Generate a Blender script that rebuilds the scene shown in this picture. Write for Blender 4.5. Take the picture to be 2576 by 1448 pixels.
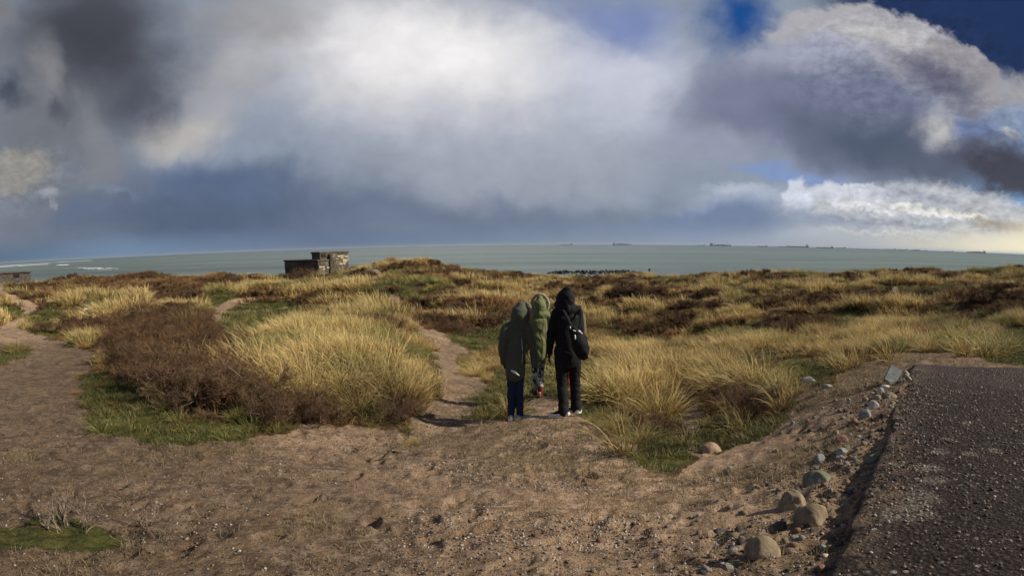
import bpy, bmesh, math, random
import numpy as np
from mathutils import Vector, Matrix

for _o in list(bpy.data.objects):
    bpy.data.objects.remove(_o)
SC = bpy.context.scene
COL = SC.collection
rng = np.random.default_rng(7)
random.seed(7)
R = math.radians

# ------------------------------------------------------------------ camera
EYE = 15.0
HFOV = R(95.0)
F = 2575.0 / HFOV              # picture units (2575 wide) per radian
PITCH, ROLL = R(4.0), R(0.6)
_r0 = np.array([1.0, 0, 0]); _f0 = np.array([0, math.cos(PITCH), -math.sin(PITCH)])
_u0 = np.array([0, math.sin(PITCH), math.cos(PITCH)])
CR = math.cos(ROLL) * _r0 - math.sin(ROLL) * _u0
CU = math.sin(ROLL) * _r0 + math.cos(ROLL) * _u0
CF = _f0
cd = bpy.data.cameras.new('camera')
cam = bpy.data.objects.new('camera', cd); COL.objects.link(cam)
cam.matrix_world = Matrix(((CR[0], CU[0], -CF[0], 0), (CR[1], CU[1], -CF[1], 0), (CR[2], CU[2], -CF[2], EYE), (0, 0, 0, 1)))
cd.type = 'PANO'
SC.render.engine = 'CYCLES'
try:
    cd.panorama_type = 'EQUIRECTANGULAR'; P_ = cd
except Exception:
    cd.cycles.panorama_type = 'EQUIRECTANGULAR'; P_ = cd.cycles
VF = HFOV * 575.0 / 1024.0
P_.latitude_min = -VF / 2; P_.latitude_max = VF / 2
P_.longitude_min = -HFOV / 2; P_.longitude_max = HFOV / 2
cd.clip_start = 0.05; cd.clip_end = 200000
SC.camera = cam

def proj(x, y, z):
    z = z - EYE
    r = x * CR[0] + y * CR[1] + z * CR[2]
    u = x * CU[0] + y * CU[1] + z * CU[2]
    f = x * CF[0] + y * CF[1] + z * CF[2]
    n = np.sqrt(r * r + u * u + f * f) + 1e-9
    return 1287.5 + F * np.arctan2(r, f), 724 - F * np.arcsin(u / n)

def ray(px, py):
    lo = (px - 1287.5) / F; la = (724 - py) / F
    r, f, u = math.sin(lo) * math.cos(la), math.cos(lo) * math.cos(la), math.sin(la)
    return r * CR + u * CU + f * CF

def at_dist(px, py, d):
    v = ray(px, py); k = d / math.hypot(v[0], v[1])
    return v[0] * k, v[1] * k, EYE + v[2] * k

def at_z(px, py, z):
    v = ray(px, py); k = (z - EYE) / v[2]
    return v[0] * k, v[1] * k, z

# ------------------------------------------------------------------ sun, sky and exposure
SUN_AZ, SUN_EL = R(100), R(31)     # clockwise from +Y
sd = bpy.data.lights.new('sun', 'SUN'); sun = bpy.data.objects.new('sun', sd); COL.objects.link(sun)
sd.energy = 5.0; sd.angle = R(0.6); sd.color = (1.0, 0.92, 0.76)
_s = Vector((math.sin(SUN_AZ) * math.cos(SUN_EL), math.cos(SUN_AZ) * math.cos(SUN_EL), math.sin(SUN_EL)))
sun.rotation_euler = _s.to_track_quat('Z', 'Y').to_euler()
SC.view_settings.view_transform = 'Standard'
SC.view_settings.look = 'None'
SC.view_settings.exposure = 0.25
SC.view_settings.gamma = 1.0
SC.view_settings.use_curve_mapping = False
SC.cycles.use_denoising = True
SC.cycles.max_bounces = 5; SC.cycles.diffuse_bounces = 2; SC.cycles.transmission_bounces = 3; SC.cycles.transparent_max_bounces = 4
SC.cycles.volume_bounces = 0

class NT:
    """short-hand for building a node tree"""
    def __init__(s, tree): s.t = tree; s.n = tree.nodes; s.l = tree.links
    def node(s, typ, ins=None, **props):
        n = s.n.new(typ)
        for k, v in props.items(): setattr(n, k, v)
        for k, v in (ins or {}).items(): s.put(n.inputs[k], v)
        return n
    def put(s, sock, v):
        if isinstance(v, bpy.types.NodeSocket): s.l.new(v, sock)
        else:
            if isinstance(v, tuple) and len(v) == 3 and sock.type == 'RGBA': v = v + (1.0,)
            sock.default_value = v
    def math(s, op, a, b=0.0, c=None, clamp=False):
        n = s.node('ShaderNodeMath', operation=op, use_clamp=clamp); s.put(n.inputs[0], a); s.put(n.inputs[1], b)
        if c is not None: s.put(n.inputs[2], c)
        return n.outputs[0]
    def vm(s, op, a, b=None, scale=None):
        n = s.node('ShaderNodeVectorMath', operation=op); s.put(n.inputs[0], a)
        if b is not None: s.put(n.inputs[1], b)
        if scale is not None: s.put(n.inputs[3], scale)
        return n.outputs['Value'] if op in ('LENGTH', 'DOT_PRODUCT') else n.outputs[0]
    def mix(s, f, a, b, blend='MIX'):
        n = s.node('ShaderNodeMix', data_type='RGBA', blend_type=blend)
        s.put(n.inputs[0], f); s.put(n.inputs[6], a); s.put(n.inputs[7], b); return n.outputs[2]
    def mr(s, v, a, b, c=0.0, d=1.0, typ='SMOOTHSTEP'):
        n = s.node('ShaderNodeMapRange', interpolation_type=typ)
        for i, q in enumerate((v, a, b, c, d)): s.put(n.inputs[i], q)
        return n.outputs[0]
    def noise(s, vec, scale, detail=3.0, rough=0.5, dist=0.0, out='Fac'):
        n = s.node('ShaderNodeTexNoise', {'Scale': scale, 'Detail': detail, 'Roughness': rough, 'Distortion': dist})
        if vec is not None: s.put(n.inputs['Vector'], vec)
        return n.outputs[out]

W = bpy.data.worlds.new('World'); SC.world = W; W.use_nodes = True
w = NT(W.node_tree); w.n.clear()
geo = w.node('ShaderNodeTexCoord').outputs['Generated']
sep = w.node('ShaderNodeSeparateXYZ', {0: geo})
DX, DY, DZ = sep.outputs
azd = w.math('MULTIPLY', w.math('ARCTAN2', DX, DY), 57.2958)
eld = w.math('MULTIPLY', w.math('ARCSINE', DZ), 57.2958)
PP = w.node('ShaderNodeCombineXYZ', {0: azd, 1: eld, 2: 0.0}).outputs[0]
def warp(vec, scale, amp, detail, rough, seed, sy=1.0):
    q = w.node('ShaderNodeMapping', {0: vec, 1: (seed, seed * 1.7, 0), 3: (1, sy, 1)}).outputs[0]
    c = w.noise(q, scale, detail, rough, out='Color')
    c = w.vm('SUBTRACT', c, (0.5, 0.5, 0.5))
    return w.vm('ADD', vec, w.vm('MULTIPLY', c, (amp, amp * 0.8, 0)))
soft = warp(warp(PP, 0.06, 9, 2, 0.5, 3.1), 0.22, 5.2, 7, 0.58, 9.3)
puff = warp(warp(PP, 0.11, 5, 2, 0.5, 21.0), 0.36, 4.6, 9, 0.62, 5.5)
fine = warp(warp(PP, 0.4, 1.8, 2, 0.5, 11.0), 1.15, 2.3, 8, 0.68, 15.5)
NOI = {}
def texn(scale, detail, rough, seed, sy=1.6):
    q = w.node('ShaderNodeMapping', {0: PP, 1: (seed, seed * 0.7, 0), 3: (1, sy, 1)}).outputs[0]
    return w.noise(q, scale, detail, rough, 0.3)
n_big = texn(0.07, 4, 0.55, 2.0)
n_mid = texn(0.25, 7, 0.6, 7.0)
n_det = texn(0.8, 9, 0.66, 17.0)
sky = w.node('ShaderNodeTexSky', sky_type='NISHITA')
sky.sun_disc = False; sky.sun_elevation = SUN_EL; sky.sun_rotation = SUN_AZ
sky.altitude = 10; sky.air_density = 1.0; sky.dust_density = 0.4; sky.ozone_density = 3.0
clear = w.mix(1.0, sky.outputs[0], (0.030, 0.052, 0.085), 'MULTIPLY')

def lin(h):
    c = [int(h[i:i + 2], 16) / 255 for i in (0, 2, 4)]
    return tuple(v / 12.92 if v <= 0.04045 else ((v + 0.055) / 1.055) ** 2.4 for v in c)
def pd(px, py):
    v = ray(px, py)
    return math.degrees(math.atan2(v[0], v[1])), math.degrees(math.asin(v[2]))
PXD = 57.2958 / F
cur = clear
def lit(v): return v
def blob(field, px, py, rx, ry, col, edge=0.5, op=1.0, rot=0.0, noise=None, na=0.0):
    """lay an elliptical cloud over what is there; edge = share of the radius over which it thins out"""
    global cur
    a, e = pd(px, py)
    m = w.node('ShaderNodeMapping', {0: field, 1: (a, e, 0), 2: (0, 0, R(rot)), 3: (rx * PXD, ry * PXD, 1)}, vector_type='TEXTURE').outputs[0]
    L = w.vm('LENGTH', m)
    k = w.mr(L, 1.0, 1.0 - edge, 0.0, op)
    c = lin(col)
    cur = w.mix(k, cur, c)
def texture_area(field, px, py, rx, ry, edge, amt, prev=None, rot=0.0):
    a, e = pd(px, py)
    m = w.node('ShaderNodeMapping', {0: field, 1: (a, e, 0), 2: (0, 0, R(rot)), 3: (rx * PXD, ry * PXD, 1)}, vector_type='TEXTURE').outputs[0]
    k = w.mr(w.vm('LENGTH', m), 1.0, 1.0 - edge, 0.0, amt)
    return k if prev is None else w.math('MAXIMUM', prev, k)
def band(field, pyA, pyB, col, op=1.0):
    """a layer that fills the sky below an elevation"""
    global cur
    e = w.node('ShaderNodeSeparateXYZ', {0: field}).outputs[1]
    a, b = pd(1287, pyA)[1], pd(1287, pyB)[1]
    cur = w.mix(w.mr(e, a, b, 0.0, op), cur, lin(col))

# the cloud cover: a grey deck over most of the sky, open blue to the upper right
blob(soft, 900, 100, 2300, 760, '8C97A8', 0.35, 1.0, 0, n_big, 0.10)
# overcast beyond the picture: behind the viewer and overhead
back = w.mr(w.math('ABSOLUTE', azd), 62, 100)
over = w.mr(eld, 30, 50)
cover = w.math('MAXIMUM', back, over)
cur = w.mix(w.math('MULTIPLY', cover, 0.85), cur, w.vm('SCALE', lin('6E7787'), scale=w.mr(n_big, 0.3, 0.7, 0.7, 1.25, 'LINEAR')))
# open sky
blob(puff, 2620, 30, 640, 230, '122A55', 0.35, 0.96, -8)
blob(soft, 1500, 60, 260, 150, '7586B4', 0.9, 0.85, -20)
# lower blue-grey deck
blob(soft, 560, 535, 950, 170, '53627B', 0.9, 0.96, 0, n_mid, 0.06)
blob(soft, 1250, 545, 760, 110, '6B788F', 0.9, 0.9, 0, n_mid, 0.05)
# bright veil in the middle
blob(soft, 1230, 230, 760, 330, 'B9BDC9', 0.95, 1.0, -4, n_mid, 0.05)
blob(soft, 1000, 140, 560, 270, 'E2DFE0', 0.95, 1.0, -6, n_mid, 0.04)
blob(soft, 1130, 130, 420, 170, 'F2F0F0', 0.95, 0.95, -6)
blob(soft, 1580, 220, 290, 190, 'C9CCDC', 0.95, 0.85, -35)
blob(soft, 1560, 60, 150, 90, '7184B6', 0.9, 0.7, -35)
blob(soft, 455, 340, 180, 80, 'BAB7B5', 0.85, 1.0, 12, n_mid, 0.08)
blob(soft, 560, 210, 220, 160, 'AFACAE', 0.95, 0.7, 30)
blob(soft, 620, 60, 260, 120, '9A9694', 0.95, 0.6, 0)
blob(soft, 1230, 430, 560, 110, '9FA5B2', 0.95, 0.75, 0, n_mid, 0.05)
blob(soft, 560, 450, 400, 70, '556685', 0.95, 0.8, -4)
# open blue between the veil and the cumulus
blob(puff, 1850, 45, 160, 150, '1C4B8C', 0.95, 1.0, 12)
# dark masses on the left
blob(soft, 90, 300, 380, 440, '6E7179', 0.95, 0.95, 0, n_mid, 0.16)
blob(soft, 265, 120, 330, 350, '4E5059', 0.98, 1.0, 14)
blob(soft, 250, 90, 190, 220, '42444E', 0.95, 0.8, 14)
blob(soft, 370, 260, 130, 120, '4A4D5A', 0.9, 0.8, 30, n_mid, 0.08)
blob(soft, 130, 210, 70, 150, '85868B', 0.9, 0.85, -25, n_mid, 0.14)
blob(soft, 20, 40, 90, 80, '7C7A79', 0.9, 0.8, 0)
blob(soft, 15, 240, 50, 70, '3F4859', 0.9, 0.85, 0)
blob(soft, 235, 380, 80, 170, '82858C', 0.9, 0.85, 10, n_mid, 0.16)
blob(soft, 120, 305, 60, 45, '4E525E', 0.9, 0.8, 0)
blob(soft, 210, 530, 130, 60, '62708A', 0.9, 0.8, 0, n_mid, 0.12)
blob(puff, 25, 440, 150, 58, '94928D', 0.45, 0.95, 5)
blob(fine, 118, 485, 30, 24, '9EA1A9', 0.95, 0.8, 0)
blob(fine, 125, 515, 16, 18, '9499A4', 0.8, 0.7, 0)
blob(soft, 270, 480, 110, 14, '7888A0', 0.95, 0.7, -20)
# great cumulus on the right
blob(puff, 2190, 130, 275, 130, 'ABAAB0', 0.16, 1.0, -8)
blob(puff, 2410, 190, 130, 80, '96949A', 0.2, 1.0, -48)
blob(puff, 1985, 190, 270, 115, '9EA2B4', 0.4, 1.0, 18)
blob(puff, 2230, 85, 160, 42, 'BDBBBC', 0.8, 0.9, -12)
blob(soft, 2070, 300, 500, 180, '767D95', 0.5, 1.0, -3)
blob(soft, 2180, 215, 240, 105, '70768D', 0.85, 0.95, -12)
blob(soft, 2200, 355, 380, 120, '525C70', 0.9, 1.0, -10)
blob(puff, 2345, 205, 190, 62, '65667A', 0.8, 0.95, -32)
blob(soft, 1800, 385, 280, 70, '949CAE', 0.9, 0.8, -6)
blob(puff, 2560, 235, 120, 60, 'A5A3A3', 0.9, 0.9, 0)
blob(puff, 2365, 320, 90, 80, 'A9A9AE', 0.9, 0.9, -40)
blob(fine, 2370, 335, 40, 60, 'BDBCBC', 0.95, 0.7, -40)
blob(puff, 2450, 320, 80, 40, '6F7FA6', 0.7, 0.9, 0)
blob(fine, 2540, 335, 34, 16, 'C2BFB8', 0.95, 0.7, -30)
# the dark cloud at the right edge
blob(puff, 2560, 425, 240, 100, '464755', 0.65, 1.0, -12)
blob(soft, 2360, 430, 150, 55, '545C6C', 0.9, 0.8, -14)
# bright low cumulus over the right horizon
blob(soft, 1960, 436, 190, 34, '8097C2', 0.7, 0.95, 0)
blob(soft, 2200, 560, 620, 120, 'A4AEBF', 0.9, 0.9, -2)
blob(fine, 1900, 560, 230, 108, 'AEB8CC', 0.45, 0.85, 2)
blob(fine, 2310, 570, 400, 118, 'BDC0C6', 0.28, 0.9, -2)
blob(fine, 2440, 520, 190, 60, 'B9BBC0', 0.6, 0.9, -14)
blob(fine, 2005, 500, 42, 60, 'CDD2DF', 0.4, 0.95, 0)
blob(fine, 1850, 474, 110, 22, 'BDC5D4', 0.9, 0.8, 0)
blob(fine, 2140, 488, 120, 34, 'CDD1DB', 0.4, 1.0, 0)
blob(soft, 1800, 568, 330, 72, '71829F', 0.7, 1.0, 0)
blob(soft, 2080, 575, 190, 34, '8E9AAE', 0.9, 0.85, 0)
blob(fine, 2300, 495, 210, 20, '9FA6B4', 0.9, 0.75, -6)
blob(fine, 2180, 525, 130, 14, 'E6E6E8', 0.7, 0.85, -8)
blob(fine, 2330, 532, 170, 15, 'EDEBE6', 0.7, 0.85, -8)
blob(fine, 2450, 550, 120, 10, 'EFEADC', 0.8, 0.8, -14)
blob(fine, 2280, 568, 300, 13, '9DA3AE', 0.8, 0.85, -4)
blob(fine, 2520, 572, 120, 22, '989388', 0.7, 0.85, -3)
blob(fine, 2250, 590, 260, 6, 'DAD9D2', 0.8, 0.8, -4)
# billows on the heaped clouds, faint streaks in the rest
ta = texture_area(soft, 2250, 150, 330, 200, 0.5, 0.42)
ta = texture_area(soft, 2280, 520, 420, 100, 0.5, 0.50, ta)
ta = texture_area(soft, 2480, 330, 200, 110, 0.6, 0.40, ta)
ta = texture_area(soft, 40, 440, 190, 90, 0.6, 0.35, ta)
cur = w.vm('SCALE', cur, scale=w.math('ADD', 1.0, w.math('MULTIPLY', w.math('SUBTRACT', n_det, 0.5), w.math('MULTIPLY', ta, 3.2))))
cur = w.vm('SCALE', cur, scale=w.mr(n_mid, 0.3, 0.7, 0.93, 1.07, 'LINEAR'))
# haze along the horizon: blue to the left, warm to the right
e_ = w.math('MULTIPLY', eld, 1.0)
hz = w.mr(e_, 2.6, 0.1, 0.0, 0.9)
hcol = w.node('ShaderNodeValToRGB', {0: w.mr(azd, -48, 48, 0, 1, 'LINEAR')}, )
cr = hcol.color_ramp
for pos, hx in ((0.0, '4A657F'), (0.12, '6C88A8'), (0.32, '5C6F8D'), (0.52, '74869D'), (0.68, '8997B0'), (0.84, 'AEB3B8'), (0.93, 'CFCBBC'), (1.0, 'E6DCB4')):
    el = cr.elements.new(pos); el.color = lin(hx) + (1,)
cr.elements.remove(cr.elements[0]); cr.elements.remove(cr.elements[-1])
cur = w.mix(hz, cur, hcol.outputs[0])
blob(soft, 2600, 600, 460, 90, 'E9DFC4', 0.98, 0.75, 0)
blob(soft, 2600, 608, 250, 60, 'FBF0CC', 0.95, 1.0, 0)
# below the horizon the dome goes on in the colour of the far water
cur = w.mix(w.mr(eld, -0.1, -1.5), cur, lin('5C6B74'))
bg = w.node('ShaderNodeBackground', {0: cur, 1: 0.84})
bgn = w.node('ShaderNodeBackground', {0: sky.outputs[0], 1: 0.05})
out = w.node('ShaderNodeOutputWorld')
w.l.new(bg.outputs[0], out.inputs[0])
W.cycles.sampling_method = 'MANUAL'; W.cycles.sample_map_resolution = 512

# ------------------------------------------------------------------ numeric noise
def hash2(ix, iy, seed):
    h = (ix.astype(np.int64) * 374761393 + iy.astype(np.int64) * 668265263 + seed * 974634777) & 0xffffffff
    h = ((h ^ (h >> 13)) * 1274126177) & 0xffffffff
    return ((h ^ (h >> 16)) & 0xffff) / 65535.0
def vnoise(x, y, seed=0):
    ix = np.floor(x); iy = np.floor(y); fx = x - ix; fy = y - iy
    fx = fx * fx * fx * (fx * (fx * 6 - 15) + 10); fy = fy * fy * fy * (fy * (fy * 6 - 15) + 10)
    a = hash2(ix, iy, seed); b = hash2(ix + 1, iy, seed); c = hash2(ix, iy + 1, seed); d = hash2(ix + 1, iy + 1, seed)
    return (a + (b - a) * fx) * (1 - fy) + (c + (d - c) * fx) * fy
def fbm(x, y, octv=4, seed=0, gain=0.5):
    s = 0; a = 1.0; t = 0
    for i in range(octv):
        s = s + a * vnoise(x, y, seed + i * 17); t += a; a *= gain
        x, y = x * 1.93 + y * 0.62 + 3.1, y * 1.93 - x * 0.62 + 7.7
    return s / t
def sstep(v, a, b):
    t = np.clip((v - a) / (b - a), 0, 1); return t * t * (3 - 2 * t)

# ------------------------------------------------------------------ terrain: heights seen from the viewpoint, spread smoothly between
CTRL = []
def cz(px, py, z): CTRL.append(at_z(px, py, z))
def cdist(px, py, d): CTRL.append(at_dist(px, py, d))
for x in (-100, 640, 1287): cz(x, 1448, 13.3)
cz(1930, 1448, 13.36); cz(2110, 1448, 13.42); cz(2700, 1448, 13.42)
for x, z in ((0, 13.0), (640, 13.05), (1287, 13.05), (1900, 13.2), (2180, 13.40)): cz(x, 1250, z)
for x, y, z in ((100, 1100, 12.8), (640, 1100, 12.8), (1287, 1100, 12.75), (1500, 1100, 12.78), (1790, 1145, 12.95), (2050, 1100, 13.25)): cz(x, y, z)
cdist(1350, 1055, 7.9); cz(800, 1065, 12.72); cdist(1350, 995, 10)
for c in ((150, 950, 12.45), (150, 870, 12.0), (330, 1000, 12.75), (420, 800, 12.3)): cz(*c)
cdist(60, 800, 38); cdist(20, 735, 80)
cdist(850, 848, 13.6); cdist(1000, 925, 11); cdist(640, 905, 12); cz(700, 990, 12.92); cdist(760, 800, 27)
cdist(650, 800, 32); cdist(560, 770, 46); cdist(900, 765, 43); cdist(850, 700, 100); cdist(740, 750, 50)
cdist(1130, 1000, 10.7); cdist(1150, 900, 17.3); cdist(1040, 820, 25.8); cdist(985, 740, 48)
cdist(1130, 780, 36); cdist(1200, 740, 50)
cdist(1350, 940, 14); cdist(1350, 860, 24); cdist(1350, 760, 50); cdist(1400, 714, 110)
cdist(1600, 960, 11.5); cdist(1650, 880, 20); cdist(1650, 800, 36); cdist(1650, 740, 60); cdist(1650, 713, 112)
cdist(1735, 1010, 9.6); cdist(1900, 905, 11.6); cdist(1900, 1000, 8.9); cdist(2000, 860, 17.3); cdist(2050, 800, 27.7); cdist(2050, 740, 49.5); cdist(2050, 703, 112)
cdist(2400, 875, 12.6); cdist(2400, 780, 29); cdist(2450, 720, 60); cdist(2450, 699, 118); cdist(2570, 692, 122)
cdist(2200, 920, 9.0); cdist(2330, 905, 8.6)
cdist(200, 790, 40); cdist(200, 720, 88); cdist(200, 706, 130); cdist(400, 708, 130); cdist(430, 765, 50); cdist(600, 704, 122)
cdist(985, 662, 118); cdist(1190, 692, 115); cdist(880, 682, 112); cdist(790, 700, 106); cdist(700, 704, 110)
CTRL = [tuple(c) for c in CTRL]
for a in range(-170, 181, 14):      # the ground beside and behind the viewer
    if abs(a) > 66:
        for d, z in ((2.5, 13.3), (7, 13.1), (25, 12.2), (70, 11.5), (130, 11.0)): CTRL.append((d * math.sin(R(a)), d * math.cos(R(a)), z))
for a in range(-180, 180, 12):
    for d, z in ((172, 6.0), (205, 2.2), (240, 0.2), (330, -2.5)): CTRL.append((d * math.sin(R(a)), d * math.cos(R(a)), z))
    if a % 60 == 0: CTRL.append((0.7 * math.sin(R(a)), 0.7 * math.cos(R(a)), 13.35))
CTRL = np.array(CTRL)
def warpc(x, y):
    d = np.sqrt(x * x + y * y) + 0.6; L = np.log(d / 0.6) * 1.0
    k = 0.75
    return x / d * L * k, y / d * L * k
def tps(r2): return 0.5 * r2 * np.log(r2 + 1e-9)
_cx, _cy = warpc(CTRL[:, 0], CTRL[:, 1])
_n = len(_cx)
_K = tps((_cx[:, None] - _cx) ** 2 + (_cy[:, None] - _cy) ** 2) + np.eye(_n) * 0.002
_P = np.stack([np.ones(_n), _cx, _cy], 1)
_A = np.block([[_K, _P], [_P.T, np.zeros((3, 3))]])
_sol = np.linalg.solve(_A, np.concatenate([CTRL[:, 2], [0, 0, 0]]))
def base_h(x, y):
    sx, sy = warpc(x, y)
    z = _sol[_n] + _sol[_n + 1] * sx + _sol[_n + 2] * sy
    for i in range(_n): z = z + _sol[i] * tps((sx - _cx[i]) ** 2 + (sy - _cy[i]) ** 2)
    return z

SLAB_A = (1.28, 2.2); SLAB_B = (4.90, 6.40)          # front-left edge of the concrete roof, near to far
SU = np.array([SLAB_B[0] - SLAB_A[0], SLAB_B[1] - SLAB_A[1]]); SU /= np.linalg.norm(SU)
SV = np.array([SU[1], -SU[0]])                         # towards the right, away from the path
SLAB_Z = 13.5

def in_poly(px, py, poly):
    poly = np.array(poly, float); res = np.zeros(px.shape, bool); n = len(poly); j = n - 1
    for i in range(n):
        xi, yi = poly[i]; xj, yj = poly[j]
        c = ((yi > py) != (yj > py)) & (px < (xj - xi) * (py - yi) / (yj - yi + 1e-9) + xi)
        res ^= c; j = i
    return res
SAND = [
    [(1690, 945), (1735, 940), (1752, 1000), (1762, 1070), (1800, 1150), (1745, 1160), (1722, 1080), (1700, 1010)],
    [(-900, 1000), (0, 835), (61, 833), (150, 855), (235, 885), (205, 960), (190, 1000), (235, 1075), (400, 1115), (560, 1112), (640, 1080), (760, 1070), (900, 1068), (1010, 1078), (1050, 1050), (1180, 1062), (1290, 1058), (1320, 1020), (1345, 985), (1400, 985), (1440, 1030), (1480, 1058), (1540, 1100), (1620, 1155), (1720, 1185), (1790, 1145), (1890, 1110), (1990, 1040), (2000, 965), (2090, 960), (2200, 895), (2330, 878), (2700, 915), (3400, 960), (3400, 2400), (-900, 2400)],
    [(-300, 700), (0, 700), (14, 724), (23, 738), (47, 747), (98, 768), (110, 776), (74, 785), (61, 833), (-20, 845), (0, 815), (58, 799), (54, 775), (0, 747), (-300, 750)],
    [(977, 738), (972, 776), (1005, 802), (1066, 853), (1105, 916), (1102, 980), (1066, 1031), (1015, 1075), (1155, 1070), (1200, 1031), (1215, 980), (1200, 952), (1150, 935), (1150, 891), (1194, 886), (1117, 842), (1015, 797), (1003, 738)],
    [(505, 832), (518, 812), (540, 775), (570, 755), (640, 746), (720, 744), (722, 752), (640, 755), (594, 768), (566, 788), (540, 820)],
    [(930, 655), (960, 690), (1010, 694), (960, 698), (915, 676)],
    [(200, 735), (330, 728), (430, 732), (330, 733)], [(880, 690), (960, 712), (1040, 722), (960, 718)], [(1200, 700), (1290, 706), (1240, 709)],
    [(1700, 742), (1800, 756), (1960, 790), (2080, 800), (2200, 806), (2080, 807), (1950, 797), (1790, 761)],
    [(2055, 730), (2070, 722), (2085, 740), (2065, 748)], [(2240, 720), (2256, 715), (2262, 745), (2245, 755)],
]
GREEN = [
    [(520, 825), (560, 775), (640, 758), (735, 755), (800, 772), (740, 800), (640, 835), (560, 850)],
    [(205, 960), (260, 915), (330, 950), (400, 1040), (640, 1060), (620, 1098), (420, 1118), (230, 1075)],
    [(1190, 1010), (1260, 930), (1330, 890), (1500, 920), (1530, 1040), (1480, 1060), (1420, 1010), (1340, 985), (1320, 1040), (1200, 1060)],
    [(1120, 845), (1200, 830), (1290, 830), (1290, 880), (1195, 888)],
    [(1560, 1100), (1620, 1085), (1690, 1095), (1735, 1130), (1720, 1180), (1630, 1155)],
    [(1960, 905), (2080, 910), (2110, 945), (2030, 965), (1985, 950)],
    [(2480, 850), (2600, 820), (2900, 820), (2900, 930), (2600, 915), (2470, 900)],
    [(1740, 1090), (1900, 1075), (2000, 1000), (1990, 1060), (1890, 1112), (1780, 1135)],
    [(80, 800), (130, 765), (160, 800), (150, 850), (64, 835)],
    [(-200, 1350), (60, 1325), (130, 1290), (260, 1325), (330, 1360), (280, 1380), (80, 1375), (-200, 1400)],
    [(10, 870), (60, 868), (80, 885), (50, 905), (-60, 930), (-60, 880)],
    [(520, 745), (560, 735), (620, 745), (560, 760), (530, 800), (515, 800)],
]
BROWN = [
    [(280, 890), (290, 800), (360, 765), (420, 765), (520, 800), (620, 870), (640, 1000), (560, 1060), (450, 1050), (350, 960)],
    [(355, 705), (400, 690), (470, 690), (520, 715), (520, 770), (430, 795), (365, 770)],
    [(30, 690), (150, 695), (300, 690), (430, 686), (420, 712), (300, 716), (160, 720), (130, 760), (80, 775), (30, 745)],
    [(80, 790), (130, 770), (150, 800), (240, 810), (330, 800), (330, 850), (210, 850), (150, 845)],
    [(550, 690), (600, 690), (620, 720), (560, 725)], [(1010, 652), (1100, 668), (1200, 690), (1150, 700), (1020, 690), (960, 668)],
    [(1530, 735), (1590, 715), (1680, 718), (1750, 740), (1700, 775), (1600, 770), (1500, 765)], [(1520, 790), (1640, 785), (1750, 800), (1740, 835), (1640, 850), (1560, 840)],
    [(1020, 770), (1120, 750), (1240, 745), (1265, 790), (1262, 820), (1190, 845), (1110, 840), (1030, 800)],
    [(1240, 690), (1340, 690), (1350, 700), (1260, 704)], [(1430, 720), (1530, 702), (1560, 712), (1470, 735)],
    [(860, 745), (900, 750), (905, 770), (865, 772)], [(905, 805), (960, 800), (990, 840), (930, 835)],
    [(1860, 745), (2000, 738), (2020, 765), (1880, 775)], [(1900, 800), (2090, 815), (2120, 835), (1960, 835)], [(2380, 745), (2600, 735), (2600, 800), (2440, 790)],
    [(1770, 722), (1810, 725), (1815, 748), (1765, 745)],
]
def regions(x, y, z, jit=True):
    px, py = proj(x, y, z)
    d = np.sqrt(x * x + y * y)
    j = 14 if jit else 0
    s = np.clip(12 / d, 0.12, 1.6)
    nx = (fbm(x * 2.2, y * 2.2, 3, 5) - 0.5) * 60 * s; ny = (fbm(x * 2.2, y * 2.2, 3, 9) - 0.5) * 40 * s
    qx, qy = px + nx, py + ny
    front = (np.abs(np.arctan2(x, y)) < R(70))
    sand = np.zeros(x.shape, bool); green = sand.copy(); brown = sand.copy()
    for p in SAND[:4]: sand |= in_poly(qx, qy, p)
    trail = np.zeros(x.shape, bool)
    for p in SAND[4:]: trail |= in_poly(px + (qx - px) * .2, py + (qy - py) * .2, p)
    for p in GREEN: green |= in_poly(qx, qy, p)
    for p in BROWN: brown |= in_poly(qx, qy, p)
    sand = np.where(front, sand, d < 5)
    beach = z + (fbm(x * 0.1, y * 0.1, 3, 77) - 0.5) * 1.5 < 2.6
    fb = fbm(x * 0.16, y * 0.16, 4, 41)
    far = (d > 24)
    brown = np.where(front, brown, False) & ~trail; green = green & ~trail; sand = np.where(front, sand | trail, sand)
    nb = sstep(fb, 0.56, 0.62) * sstep(d, 20, 34) * (np.abs(x) / np.maximum(y, 1) < 3)
    nb = np.maximum(nb, (0.45 + 0.55 * sstep(px, 1400, 1800)) * sstep(d, 20, 34) * sstep(ridge(x, y) + (fb - .5) * 2.5, -0.1, -0.6) * 0.36)  # browner cover in the hollows stands in for shaded dune fronts
    sandf = np.where(beach | sand, 1.0, 0.0)
    greenf = np.where(green & front, 1.0, 0.0) * (1 - sandf * 0)
    ng = sstep(fbm(x * 0.22 + 40, y * 0.22, 3, 61), 0.62, 0.70) * sstep(d, 16, 30) * 0.8
    greenf = np.maximum(greenf, ng * (1 - sandf) * (1 - brown))
    sandf = sandf * (1 - np.where(green & front, 1.0, 0.0) * (~beach))
    brownf = np.maximum(brown * 1.0, nb) * (1 - sandf) * (1 - np.where(green, 1, 0))
    return sandf, greenf, brownf, px, py, d

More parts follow.
